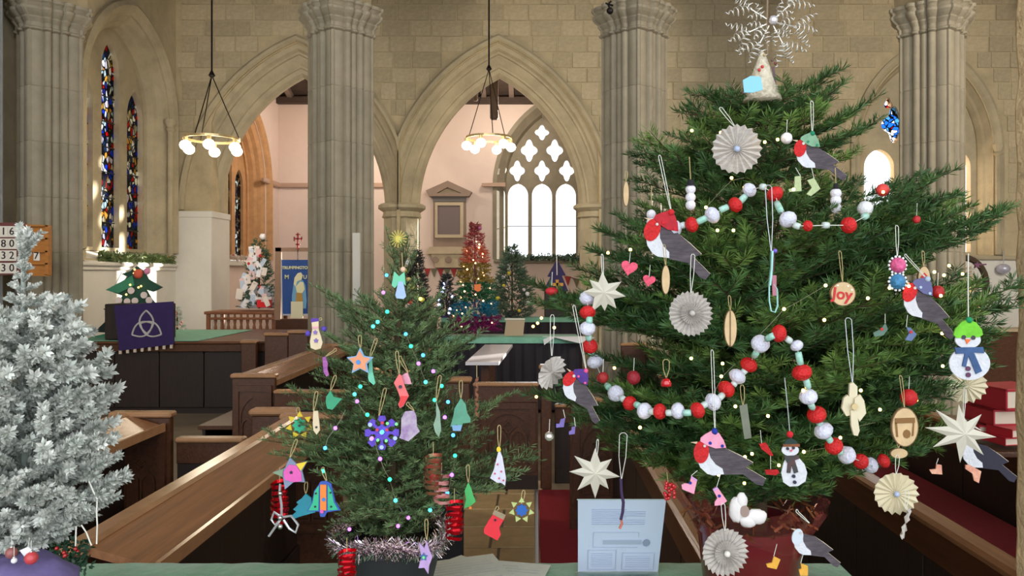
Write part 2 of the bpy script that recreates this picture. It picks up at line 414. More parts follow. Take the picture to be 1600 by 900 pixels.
window('window_1', 'left stained glass window of stepped lancets with red and blue figures', fnL, LW[0], LW[1], 2.12, LW[2], LW[3], [(12.13, .27, 5.0, 4.5), (12.92, .27, 5.66, 5.15), (13.71, .27, 5.0, 4.5)], [], .46, stone, (glass_fig,), .20,
       reveal=[(.45,-.005),(.45,-.06),(.38,-.1),(.30,-.06),(.24,0),(.22,.03),(.14,.08),(.11,.16),(.05,.2),(0,.3),(0,.44)], gsplit=7)
m = MB(); m.lathe([(.05, 2.0), (.05, 4.35), (.09, 4.4), (.06, 4.44), (.10, 4.52), (.10, 4.58)], (XL+.06, 14.16, 0), 10); o = m.build('trim_10', stone, smooth=30); struct(o, 'slender stone shaft on the right jamb of the stained glass window')
# ---------------- chapel beyond the arches
fnB = lambda u, z, v: (u, 19.0+v, z)
BW = (.19, .90, 3.9, 1.75)
m = MB(); m.plate([[(-6.6, 0), (-6.6, 8), (6, 8), (6, 0)], arch(BW[0], BW[1], BW[2], BW[3], 14, 2.1, .16), arch(3.3, .95, 3.9, 1.75, 14, 2.1)], fnB, 0, .7); o = m.build('wall_chapel', pink_wall); struct(o, 'pink plastered back wall of the chapel')
lights = [(BW[0]+k*.60, .25, 4.0, 3.7) for k in (-1, 0, 1)]
sh = [rounded(BW[0]+k*.62, 4.32, .19, .27, ph=0) for k in (-1, 0, 1)]+[rounded(BW[0]+k*.32, 4.83, .21, .29) for k in (-1, 1)]+[rounded(BW[0], 5.28, .18, .20)]
window('window_2', 'chapel window with three clear lights and net tracery, blown white', fnB, BW[0], BW[1], 2.1, BW[2], BW[3], lights, sh, .30, stone_pier, (glass_plain,), .16,
       reveal=[(.32,-.005),(.32,-.05),(.22,-.07),(.16,0),(.10,.06),(.05,.1),(0,.2),(0,.3)], gsplit=2)
window('window_5', 'chapel window of clear glass further right, behind the stone wall', fnB, 3.3, .95, 2.1, 3.9, 1.75, [(3.3+k*.60, .25, 4.0, 3.7) for k in (-1, 0, 1)], [rounded(3.3, 4.83, .21, .29)], .30, stone_pier, (glass_plain,), .16)
m = MB(); m.box(-1.0, 1.4, 18.88, 19.0, 2.0, 2.08, .02); o = m.build('trim_11', stone_pier); struct(o, 'sill of the bright chapel window')
m = MB(); m.box(-6.33, -3.6, 18.92, 19.0, 3.86, 3.98, .02); m.box(-6.33, -6.25, 17.8, 19.0, 3.86, 3.98, .02); o = m.build('trim_12', mat('pinkish_stone', (190,160,140), .85)); struct(o, 'stone string course high on the chapel wall')
XC = -6.33
fnC = lambda u, z, v: (XC-v, u, z)
CW = (16.75, 1.05, 3.72, 1.45)
m = MB(); m.plate([[(15.3, 0), (15.3, 8), (19.0, 8), (19.0, 0)], arch(CW[0], CW[1], CW[2], CW[3], 14, 2.0, .3)], fnC, 0, .6); o = m.build('wall_chapel_left', pink_wall); struct(o, 'left wall of the chapel in pink plaster')
window('window_4', 'chapel side window in orange stone with dark leaded lights', fnC, CW[0], CW[1], 2.05, CW[2], CW[3], [(16.1, .23, 4.1, 3.75), (16.75, .23, 4.5, 4.1), (17.4, .23, 4.1, 3.75)], [], .42, stone_warm, (glass_dark,), .12,
       reveal=[(.52,-.005),(.52,-.08),(.44,-.12),(.36,-.06),(.32,0),(.28,.04),(.2,.08),(.16,.16),(.08,.2),(.04,.3),(0,.32),(0,.42)], gsplit=4)
m = MB(); m.box(XC-.4, XC+.10, 15.4, 18.1, 1.90, 2.02, .02); o = m.build('trim_13', white_wall); struct(o, 'pale sill under the chapel side window')
m = MB(); m.box(5.2, 5.4, 15.3, 19, 0, 8); o = m.build('wall_chapel_right', pink_wall); struct(o, 'right wall of the chapel')
m = MB(); m.add([(-6.6,19.2,6.05),(6,19.2,6.05),(6,15.2,7.6),(-6.6,15.2,7.6),(-6.6,19.2,6.2),(6,19.2,6.2),(6,15.2,7.75),(-6.6,15.2,7.75)], [(0,1,2,3),(4,5,6,7),(0,1,5,4),(1,2,6,5),(2,3,7,6),(3,0,4,7)]); ceil2 = m.build('ceiling_chapel', roof_wood); struct(ceil2, 'dark boarded lean-to roof of the chapel')
raf = MB(); raf.add([(-.06,19.1,5.95),(.06,19.1,5.95),(.06,15.3,7.42),(-.06,15.3,7.42),(-.06,19.1,6.1),(.06,19.1,6.1),(.06,15.3,7.58),(-.06,15.3,7.58)], [(0,1,2,3),(4,5,6,7),(0,1,5,4),(1,2,6,5),(2,3,7,6),(3,0,4,7)])
rme = raf.mesh('rafter', mat('grey_roof_timber', (120,104,92), .8, var=.2, scale=6))
for i in range(17): inst(rme, 'rafter', ceil2, loc=(-6.0+i*.68, 0, 0))
m = MB(); m.box(-6.4, 5.2, 18.82, 18.99, 5.92, 6.08, .01); m.build('wall_plate', roof_wood, ceil2)
m = MB(); m.box(-.98, -.80, 16.9, 17.08, 5.15, 7.0, .03); m.build('pendant_post', mat('grey_roof_timber', (120,104,92)), ceil2)
m = MB(); m.box(-1.35, -1.25, 16.9, 17.0, 5.55, 7.0, .02); m.build('strut', mat('grey_roof_timber', (120,104,92)), ceil2)
# ---------------- nave arcade: clustered piers and the wall over them
def pier_ring(off, z, n=176, cx=0, cy=0, k=1.0):
    out = []
    circ = []
    for q in range(4):
        a = q*PI/2; circ.append((.285*math.cos(a), .285*math.sin(a), .12)); 
        for s in (-1, 1): b2 = a+s*.50; circ.append((.325*math.cos(b2), .325*math.sin(b2), .042))
        a3 = a+PI/4; circ.append((.285*math.cos(a3), .285*math.sin(a3), .05))
    for i in range(n):
        th = 2*PI*i/n; dx, dy = math.cos(th), math.sin(th); r = .215
        for x, y, rr in circ:
            bq = x*dx+y*dy; c = x*x+y*y-rr*rr; disc = bq*bq-c
            if disc > 0: r = max(r, bq+math.sqrt(disc))
        t = (th+PI/4) % (PI/2)-PI/4
        if abs(t) < .07: r += .022
        r = r+off if k == 1.0 else r*(k)+off
        out.append((cx+r*dx, cy+r*dy, z))
    return out
pm_ = []
m = MB(); m.loft([pier_ring(.10, 0), pier_ring(.10, .35), pier_ring(.07, .42), pier_ring(.07, .5), pier_ring(.02, .62)]); pb = m.mesh('pier_base', stone_pier)
m = MB(); m.loft([pier_ring(-.006, 0), pier_ring(0, .008), pier_ring(0, .692), pier_ring(-.006, .70)]); pd = m.mesh('pier_drum', stone_pier)
capz = [(-.0, 4.80), (.03, 4.815), (.035, 4.835), (.01, 4.85), (.012, 4.90), (.05, 4.95), (.045, 4.97), (.09, 5.01), (.115, 5.04), (.12, 5.07), (.09, 5.10), (.11, 5.125), (.13, 5.14), (.13, 5.18), (.05, 5.20)]
m = MB(); m.loft([pier_ring(o_, z_) for o_, z_ in capz]); pc = m.mesh('pier_capital', stone_pier)
m = MB(); m.loft([pier_ring(-.03, 5.2), pier_ring(-.03, 6.2)]); ps = m.mesh('pier_springer', stone_pier)
for me in (pb, pd, pc, ps): pass
PX4 = [(-6.31, 'clustered stone pier at the far left behind the hymn board'), (-2.52, 'clustered stone pier left of the middle arch, rising behind the small fir'), (1.30, 'clustered stone pier right of the middle arch, left of the snowflake topper'), (5.18, 'clustered stone pier at the right in front of the blazing window')]
for x, lb in PX4:
    t = thing('stone_pier', lb, 'pier', (x, 10, 0))
    inst(pb, 'base', t)
    z = .62
    for k in range(6): o = inst(pd, 'drum', t, loc=(0, 0, z)); o.scale = (1, 1, (4.80-.62)/6/.70); z += (4.80-.62)/6
    inst(pc, 'capital', t)
m = MB(); fnN = lambda u, z, v: (u, 9.6+v, z)
hs = []
for a, b2 in ((-6.36, -2.52), (-2.52, 1.30), (1.30, 5.18), (5.18, 9.1)):
    c = (a+b2)/2; hw = (b2-a)/2-.30; hs.append(arch(c, hw, 5.2, 2.4, 14))
outline = [(-6.78, 5.2), (-6.78, 10.5), (11, 10.5), (11, 5.2)]
for h in reversed(hs): outline += list(reversed(h))
m.plate([outline], fnN, 0, .8); o = m.build('wall_nave', stone); struct(o, 'upper nave wall carried on the clustered piers')
m = MB(); m.box(-6.78, 11, 9.8, 15, 8.6, 8.8); o = m.build('ceiling_aisle', roof_wood); struct(o, 'dark timber roof of the aisle')
m = MB(); m.box(-6.78, 11, -4, 9.6, 10.5, 10.7); o = m.build('ceiling_nave', roof_wood); struct(o, 'dark timber roof high over the nave')
m = MB(); m.box(10.9, 11.1, -4, 15, 0, 10.5); o = m.build('wall_right', stone); struct(o, 'right end wall of the aisle')
# dressed stone edges that frame the view close to the camera
ragged = mat('rough_near_stone', (214, 188, 146), .9, var=.2, scale=14, bump=.8, bscale=60)
m = MB(); rings = []
rng = random.Random(5)
for i in range(40):
    z = i*.085; j = rng.uniform(-.006, .006)
    rings.append([(1.335+j, 2.12, z), (1.340+j, 1.955, z), (1.9, 1.955, z), (1.9, 2.14, z), (1.345+j, 2.14, z)])
m.loft(rings); o = m.build('trim_14', ragged); struct(o, 'rough stone jamb close by at the right edge of the view')
m = MB(); m.box(-6.76, -6.43, 9.16, 9.30, 0, 9, .012); o = m.build('trim_15', mat('plain_grey_strip', (146,152,158), .7, var=.08)); struct(o, 'grey strip running up the wall behind the maroon hymn board at the left edge')  # plain grey upright strip against the left wall
# ================= pews and furniture
oak = mat('dark_polished_oak', (74, 43, 24), .34, var=.30, scale=5, stretch=(8, .6, 8), bump=.15, bscale=12)
oak_d = mat('dark_oak_panel', (34, 20, 13), .5, var=.25, scale=5, stretch=(6, 6, .6), bump=.12, bscale=12)
oak_l = mat('tan_oak_ledge', (138, 94, 62), .24, var=.22, scale=4, stretch=(8, .5, 8), bump=.1, bscale=10)  # ledge boards in a paler brown than the oak rails
oak_edge = mat('tan_oak_edge', (158, 118, 84), .20, var=.15, scale=6)  # caps and lips in the palest of the pew oak tones
oak_bench = mat('pew_oak', (98, 60, 36), .4, var=.28, scale=5, stretch=(1, 6, 6), bump=.12, bscale=12)
redcloth = mat('crimson_pew_cushion', (120, 14, 26), .85, var=.15, scale=40)
def gothic_panel(parent, fn, u0, u1, z0, z1, v, rich=True):
    """framed panel with a pointed tracery arch in relief. fn(u,z,v)"""
    w = u1-u0; c = (u0+u1)/2
    fr = MB(); fr.plate([[(u0, z0), (u0, z1), (u1, z1), (u1, z0)], [(u0+.045, z0+.05), (u0+.045, z1-.05), (u1-.045, z1-.05), (u1-.045, z0+.05)]], fn, v-.03, v); fr.build('panel_frame', oak, parent)
    if rich:
        hw = w/2-.06; sp = z0+(z1-z0)*.55
        tr = MB(); tr.plate([[(u0+.045, z0+.05), (u0+.045, z1-.05), (u1-.045, z1-.05), (u1-.045, z0+.05)], arch(c, hw, sp, (z1-z0)*.28, 8, z0+.06)], fn, v-.015, v)
        for s in (-1, 1):
            tr.plate([arch(c+s*hw/2, hw*.46, sp-.06, hw*.7, 6, z0+.06), arch(c+s*hw/2, hw*.36, sp-.07, hw*.55, 6, z0+.075)], fn, v-.02, v)
        tr.plate([rounded(c, sp+(z1-z0)*.10, hw*.36, hw*.36), rounded(c, sp+(z1-z0)*.10, hw*.24, hw*.24)], fn, v-.02, v)
        tr.build('arch_tracery', oak, parent)
def pew(name, label, x, side, y0, y1, h=.9, ends=(True, True), seat=True, group='long oak pews', ledge=True, cush=False, panels=True):
    """pew back running in depth; side=+1: ledge on the +X side"""
    t = thing(name, label, 'pew', (x, (y0+y1)/2, 0), group=group)
    a, b = y0-(y0+y1)/2, y1-(y0+y1)/2; s = side
    def bx(nm, mt, xa, xb, ya, yb, za, zb, bev=.004):
        m = MB(); xa, xb = sorted((xa*s, xb*s)); m.box(xa, xb, ya, yb, za, zb, bev); return m.build(nm, mt, t)
    bx('plinth', oak_d, -.03, .03, a, b, 0, .12)
    n = max(1, round((b-a)/.62)); L = (b-a)/n
    for i in range(n): bx('back_board', oak_d, -.012, .012, a+i*L+.004, a+(i+1)*L-.004, .10, h-.08)
    if panels:
        for i in range(n+1): bx('stile', oak, -.028, .0, a+i*L-.035 if i else a, a+i*L+.035 if i < n else b, .12, h-.14)
    bx('top_rail', oak, -.035, .02, a, b, h-.15, h-.03)
    m = MB(); m.loft([[(px*s, yy, pz) for px, pz in ((-.045, h-.03), (-.05, h-.018), (-.035, h), (.025, h), (.04, h-.012), (.035, h-.03))] for yy in (a, b)]); m.build('cap_rail', oak_edge if ledge else oak_l, t)
    if ledge:
        m = MB(); m.loft([[(px*s, yy, pz) for px, pz in ((.03, h-.012), (.25, h-.075), (.25, h-.10), (.03, h-.04))] for yy in (a+.02, b-.02)]); m.build('book_ledge', oak_l, t)
        m = MB(); m.loft([[(px*s, yy, pz) for px, pz in ((.245, h-.06), (.262, h-.06), (.262, h-.108), (.245, h-.108))] for yy in (a+.02, b-.02)]); m.build('ledge_lip', oak_edge, t)
    if seat:
        sx = -.40 if ledge else .40
        bx('seat', oak, min(sx, 0), max(sx, 0), a+.02, b-.02, .42, .455)
        bx('seat_support', oak_d, sx*.9-.015, sx*.9+.015, a+.05, b-.05, 0, .42)
        if cush: bx('seat_cushion', redcloth, min(sx*.95, sx*.1), max(sx*.95, sx*.1), a+.05, b-.05, .455, .50, .012)
    for e, yy in zip(ends, (a, b)):
        if e:
            x0, x1 = (-.08, .28) if ledge else (-.05, .30)
            m = MB(); xa, xb = sorted((x0*s, x1*s)); dy = -.05 if yy == a else 0
            m.box(xa, xb, yy+dy, yy+dy+.05, 0, h-.03, .006); ep = m.build('end_panel', oak, t)
            m = MB(); m.box(xa-.012, xb+.012, yy+dy-.02, yy+dy+.07, h-.03, h+.005, .01); cp = m.build('end_cap', oak_edge, t)
            gothic_panel(ep, lambda u, z, v, Y=yy+dy: (u, Y+v, z), xa+.02, xb-.02, .2, h-.09, 0, True)
    return t
G = 'long oak pews with book ledges'
pew('long_pew', 'long oak pew with a broad sloping book ledge, nearest at lower left', -1.44, 1, 2.40, 4.62, ends=(False, True))
pew('long_pew', 'oak pew with sloping ledge behind the white flocked tree', -2.50, 1, 2.6, 4.68, ends=(False, True))
pew('long_pew', 'long oak pew with a sunlit sloping ledge, ending below the blue banner', -2.46, 1, 6.5, 9.2)
pew('long_pew', 'oak pew hidden behind the small fir, beyond the crossing passage', -1.44, 1, 6.5, 8.6)
pew('long_pew', 'plain topped pew behind the notice holder, beside the red carpet', .54, -1, 2.16, 5.2, ledge=False, seat=False, ends=(True, True), panels=True)
pew('long_pew', 'oak pew with a gleaming top edge, crossing the lower right corner', 1.40, -1, 2.17, 5.6, ledge=False, seat=False, ends=(False, True), cush=False)
pew('long_pew', 'oak pew with red cushion on its seat, second from the lower right corner', 2.42, -1, 2.4, 5.6, ledge=False, ends=(False, True), cush=True)
pew('long_pew', 'dark pew behind the one with the red cushion at far right', 3.45, -1, 2.6, 5.6, ledge=False, ends=(False, True))
pew('long_pew', 'oak pew hidden behind the big fir, beyond the crossing passage', 1.35, -1, 6.5, 9.3, ledge=False)
pew('long_pew', 'oak pew beyond the right crossing, behind the big fir', 2.42, -1, 6.5, 9.3, ledge=False)
def cross_panel(label, x0, x1, y, h, gothic=False, name='low_screen'):
    t = thing(name, label, 'panel', ((x0+x1)/2, y, 0)); w = (x1-x0)/2
    m = MB(); m.box(-w, w, -.012, .02, .1, h-.06, .003); bd = m.build('board', oak_d if not gothic else oak, t)
    m = MB(); m.box(-w, w, -.03, .04, 0, .12, .006); m.build('plinth', oak_d, t)
    m = MB(); m.box(-w, w, -.025, .025, h-.16, h-.03, .004); m.build('top_rail', oak, t)
    m = MB(); m.box(-w-.005, w+.005, -.045, .045, h-.03, h, .010); m.build('cap_rail', oak_edge, t)
    if gothic:
        gothic_panel(bd, lambda u, z, v: (u, v-.012, z), -w+.06, w-.02, .16, h-.16, 0)
    return t
def post(label, x0, x1, y, h, gothic=False):
    t = thing('pew_end', label, 'pew end', ((x0+x1)/2, y, 0)); w = (x1-x0)/2
    m = MB(); m.box(-w, w, -.04, .04, 0, h-.03, .008); ep = m.build('end_panel', oak, t)
    m = MB(); m.box(-w-.015, w+.015, -.06, .06, h-.03, h+.01, .014); m.build('cap', oak_edge, t)
    if gothic: gothic_panel(ep, lambda u, z, v: (u, v-.04, z), -w+.03, w-.03, .15, h-.08, 0)
    return t
cross_panel('low dark oak panel between two pew ends, left of the near book ledge', -2.20, -1.79, 4.74, .74)
post('square oak pew end behind the near ledge, in front of the low panel', -1.77, -1.50, 4.84, .89)
cross_panel('low oak panel right of the carved pew end with the pointed arch', -2.16, -1.53, 6.40, .78)
cross_panel('oak pew front carved with a tracery arch, right of the small fir', -.49, .03, 6.20, .87, True)
post('narrow oak post at the right of the carved pew front', .05, .14, 6.24, 1.0)
post('broad oak post at the left of the carved pew front', -.80, -.52, 6.22, .90)
cross_panel('low dark pew front beyond the red carpet', .17, .80, 6.42, .66)
for i, (px, w, y, lab) in enumerate(((390, .09, 9.33, 'small oak pew end with pale cap, first of three before the banner'), (433, .14, 9.33, 'small oak pew end with pale cap, below the banner'), (467, .12, 9.33, 'small oak pew end with pale cap, left of the pier foot'))):
    c = P(px, 520, y); post(lab, c.x-w, c.x+w, y, (.93, 1.02, 1.05)[i])
# dark desk end standing in the tiled passage
t = thing('prayer_desk', 'black desk end beside the tiled passage, behind the red curls', 'desk', (-.62, 4.0, 0))
m = MB(); m.box(-.25, .25, -.03, .03, 0, .64, .006); m.build('front_board', mat('black_cloth', (14, 12, 16), .9), t)
m = MB(); m.box(-.25, .25, -.03, .30, .64, .665, .006); m.build('desk_top', oak_d, t)
# carpet with metal strip
o = tag(MB().box(.034, .42, 2.4, 6.16, .002, .016, .004).build('carpet', mat('crimson_carpet', (128, 12, 26), .95, var=.2, scale=60)), 'crimson carpet runner between the tiles and the right pew', 'carpet')
m = MB(); m.box(.0, .032, 2.4, 6.16, .002, .02, .006); tag(m.build('threshold_strip', mat('bright_aluminium', (240, 240, 240), .28, metal=.9)), 'bright metal strip along the left edge of the red carpet', 'trim strip')
# long dark front and broad top under the banner (left)
t = thing('communion_bench', 'long dark panelled bench with a broad oak top across the left aisle', 'bench', (-4.4, 9.75, 0))
m = MB(); m.box(-1.38, 1.30, -.28, 1.75, .875, .91, .012); m.build('top', oak_bench, t)
m = MB(); m.box(-1.38, 1.30, -.25, 1.7, .78, .875, .006); m.build('rail', oak, t)
for i in range(5): m = MB(); m.box(-1.38+i*.556+.005, -1.38+(i+1)*.556-.005, -.20, -.16, .08, .78, .006); m.build('panel', oak_d, t)
m = MB(); m.box(-1.38, 1.30, -.16, 1.6, 0, .78); m.build('body', oak_d, t)
green_cloth = mat('green_damask_cloth', (48, 142, 88), .75, var=.22, scale=14, bump=.4, bscale=25, sheen=.4)
green_far = mat('pale_green_cloth', (120, 176, 150), .75, var=.12, scale=10)
m = MB(); m.box(-5.74, -4.15, 9.46, 11.3, .912, .92, .004); tag(m.build('green_cloth', green_far), 'green cloth spread over the left end of the long dark bench', 'cloth')
# two dark draped tables under the middle arch
blackcl = mat('dark_drape', (30, 24, 32), .8, var=.2, scale=6)
for (x0, x1, y, h, lb, lb2) in ((-1.25, .55, 9.55, .95, 'dark draped table with a green runner, in front of the middle arch', 'green runner on the nearer dark table'), (-1.65, .85, 13.6, .955, 'dark draped table standing under the middle arch', 'pale green runner on the farther dark table')):
    t = thing('draped_table', lb, 'table', ((x0+x1)/2, y+.3, 0)); w = (x1-x0)/2
    m = MB(); m.box(-w, w, -.30, .30, h-.03, h, .008); m.build('top', oak_d, t)
    m = MB()
    n = 48; front = [(-w+2*w*i/n, -.30-.012*math.sin(i*1.7)) for i in range(n+1)]
    m.add([(x, y_, z) for z in (.06, h-.03) for x, y_ in front], [(i, i+1, i+n+2, i+n+1) for i in range(n)]); m.box(-w+.02, w-.02, -.27, .27, .04, h-.03)
    m.build('drape', blackcl, t)
    for sx in (-1, 1):
        for sy in (-1, 1): m = MB(); m.box(sx*(w-.04)-.02, sx*(w-.04)+.02, sy*.25-.02, sy*.25+.02, 0, h-.03); m.build('leg', oak_d, t)
    m = MB(); m.box(x0, x1, y-.026, y+.4, h+.001, h+.007, .002); m.box(x0, x1, y-.026, y-.018, h-.07, h+.006, .002); tag(m.build('table_runner', green_far), lb2, 'cloth')
# book rest under the runner; its sheen of light is put into the pale colour
t = thing('book_rest', 'sloping book rest coloured pale for its sheen of light, right of the small fir', 'book rest', (-.50, 8.1, 0))
m = MB(); m.loft([[(-.16, -.75, .90), (.16, -.75, .90), (.16, -.75, .87), (-.16, -.75, .87)], [(-.07, .75, .93), (.25, .75, .93), (.25, .75, .90), (-.07, .75, .90)]]); m.build('rest_board', mat('sheen_coloured_board', (206, 202, 208), .25), t)
for sy in (-.6, .6): m = MB(); m.box(-.02+.0, .06, sy-.02, sy+.02, 0, .89); m.build('leg', oak, t)
m = MB(); c = P(800, 512, 9.7); 
t = thing('book_rest', 'small oak book stand on the nearer dark table under the rainbow tree', 'book rest', (c.x+.02, 9.75, .957))
m.loft([[(-.12, .0, 0), (.12, 0, 0), (.12, .02, 0), (-.12, .02, 0)], [(-.10, .12, .20), (.14, .12, .20), (.14, .14, .20), (-.10, .14, .20)]]); m.build('rest_board', mat('pale_oak', (170, 150, 120), .5), t)
m = MB(); m.box(-.12, .14, .10, .15, .19, .215, .004); m.build('top_edge', mat('pale_oak_edge', (205, 196, 180), .5), t)
m = MB(); a = P(795, 533, 9.45); m.add([(.10, 9.58, .962), (.62, 9.62, .962), (.75, 9.5, .955), (.55, 9.32, .90), (.25, 9.48, .957), (.12, 9.42, .87)], [(0, 4, 3, 2, 1), (0, 5, 4)]); tag(m.build('papers', mat('white_paper', (236, 236, 240), .7)), 'loose white papers hanging over the edge of the nearer dark table', 'paper')
# little balustraded table with the decorated tree
t = thing('side_table', 'small brown table with turned balusters under the tag covered tree', 'table', (-5.0, 13.4, 0))
wd = mat('chestnut_wood', (134, 84, 56), .45, var=.2, scale=6)
m = MB(); m.box(-.62, .62, -.35, .35, 1.05, 1.10, .01); m.box(-.50, .62, -.37, -.33, .96, 1.0, .005); m.build('table_top', wd, t)
for i in range(11):
    m = MB(); m.lathe([(.014, .75), (.03, .82), (.018, .88), (.03, .94), (.016, 1.05)], (-.55+i*.11, -.30, 0), 8); m.build('baluster', wd, t, smooth=30)
for sx in (-1, 1):
    for sy in (-1, 1): m = MB(); m.box(sx*.56-.03, sx*.56+.03, sy*.3-.03, sy*.3+.03, 0, 1.05, .005); m.build('leg', wd, t)
m = MB(); m.box(-.58, .58, -.32, .32, .72, .76, .005); m.build('shelf', wd, t)
# ---------------- table with green cloth in the foreground
t = thing('display_table', 'trestle table along the bottom edge carrying both firs', 'table', (-.2, 1.86, 0))
m = MB(); m.box(-1.03, 1.03, -.24, .255, .92, .943, .004); m.build('table_top', oak, t)
for sx in (-1, 1):
    for sy in (-1, 1): m = MB(); m.box(sx*.95-.02, sx*.95+.02, sy*.2-.02, sy*.2+.02, 0, .92, .004); m.build('leg', mat('grey_metal', (120,120,124), .4, metal=.8), t)
m = MB(); n = 90; rng = random.Random(2)
prof_ = [(-.262, .80), (-.262, .944), (-.25, .95), (-.1, .95), (.1, .95), (.25, .95), (.262, .944), (.266, .80)]
cx0, cx1 = -1.25, .838; V = []
for i in range(n+1):
    x = cx0+(cx1-cx0)*i/n
    for j, (y, z) in enumerate(prof_):
        wv = .006*math.sin(i*.9+j)+.004*math.sin(i*.37) if j in (0, 7) else (.0016*math.sin(i*.5+j*2)+.0010*math.sin(i*1.3))+.001
        V.append((x, 1.865+y+(wv if j in (0, 7) else 0), z+(abs(wv) if 0 < j < 7 else 0)))
k = len(prof_); m.add(V, [(i*k+j, i*k+j+1, (i+1)*k+j+1, (i+1)*k+j) for i in range(n) for j in range(k-1)])
tag(m.build('tablecloth', green_cloth, smooth=True), 'green damask cloth covering the foreground table along the bottom edge', 'tablecloth')
t.location.x = -.205
# stool with the flocked tree
t = thing('plant_stand', 'low wooden stand under the white flocked tree', 'stand', (-.98, 1.30, 0))
m = MB(); m.box(-.2, .2, -.2, .2, .93, .96, .006); m.build('top', oak, t)
for sx in (-1, 1):
    for sy in (-1, 1): m = MB(); m.box(sx*.17-.02, sx*.17+.02, sy*.17-.02, sy*.17+.02, 0, .93); m.build('leg', oak, t)
# papers
pap = mat('printed_paper', (214, 218, 206), .8, var=.05, scale=30)
paper = mat('white_paper', (236, 236, 240), .7)
def sheet(lb, cx, cy, z, ang, w=.21, l=.297, mt=pap):
    t = thing('paper_sheet', lb, 'paper', (cx, cy, z), (0, 0, ang)); m = MB(); m.box(-w/2, w/2, -l/2, l/2, 0, .0012); m.build('sheet', mt, t)
    m = MB()
    for i in range(9): m.box(-w*.4, w*(.4 if i % 3 else .1), l*.40-i*.018-.002, l*.40-i*.018, .0012, .0014)
    m.build('print', mat('grey_print', (170, 172, 176), .8), t)
sheet('topmost of the loose printed sheets lying on the green cloth', -.165, 1.99, .9585, .35)
sheet('printed sheet under the others on the green cloth, reaching left', -.23, 1.98, .9565, -.75)
sheet('printed sheet on the green cloth, its corner at the right of the pile', -.09, 1.97, .9545, -.22)
# standing notice seen from behind in a clear holder
t = thing('notice_holder', 'clear stand with a pale blue printed notice seen from behind, before the right pew', 'sign holder', (.225, 2.045, .956), (0, 0, 0))
tl, tr_, br, bl = (-.116, -.12, .226), (.105, -.12, .226), (.104, .0, .0), (-.109, .0, .0)
def nq(u, v, off=0):   # u 0..1, v 0..1 top->bottom
    a = [tl[i]*(1-u)+tr_[i]*u for i in range(3)]; b2 = [bl[i]*(1-u)+br[i]*u for i in range(3)]
    p = [a[i]*(1-v)+b2[i]*v for i in range(3)]; return (p[0], p[1]-off*.88, p[2]-off*.47)
def npl(rects, off, nm, mt):
    m = MB()
    for u0, v0, u1, v1 in rects: m.add([nq(u0, v0, off), nq(u1, v0, off), nq(u1, v1, off), nq(u0, v1, off), nq(u0, v0, off-.001), nq(u1, v0, off-.001), nq(u1, v1, off-.001), nq(u0, v1, off-.001)], [(0,1,2,3),(4,5,6,7),(0,1,5,4),(1,2,6,5),(2,3,7,6),(3,0,4,7)])
    m.build(nm, mt, t)
npl([(0, 0, 1, 1)], 0, 'notice', mat('pale_blue_sheet', (206, 216, 238), .5))
sg = mat('show_through_grey', (176, 188, 210), .5)
R = [(.16+.0, .12+.028*i, .16+(.62 if i % 4 else .4), .128+.028*i) for i in range(8)]
R += [(.18, .43, .72, .434), (.18, .43, .184, .64), (.72, .43, .724, .50), (.18, .64, .72, .644), (.3, .54, .76, .60)]
R += [(.12, .68, .46, .684), (.12, .68, .124, .96), (.46, .68, .464, .96), (.12, .96, .46, .964), (.54, .72, .93, .724), (.54, .72, .544, .96), (.93, .72, .934, .96), (.54, .96, .93, .964)]
R += [(.16, .73+.03*i, .42, .735+.03*i) for i in range(7)]+[(.58, .77+.03*i, .88, .775+.03*i) for i in range(6)]
npl(R, .002, 'show_through_print', sg)
m = MB(); m.plate([[(.82+.045*math.sin(k*PI/4), .575+.052*math.cos(k*PI/4)) for k in range(8)]], lambda u, v, o_: nq(u, v, o_), .0022, .003); m.build('show_through_emblem', mat('show_through_dark', (148, 160, 184), .5), t)
m = MB(); m.box(-.114, .104, -.10, .0, -.0025, -.0005); m.build('holder_foot', clearglass, t)
npl([(-.01, -.012, 1.01, .0)], .001, 'holder_edge', mat('clear_edge', (190, 205, 205), .1))
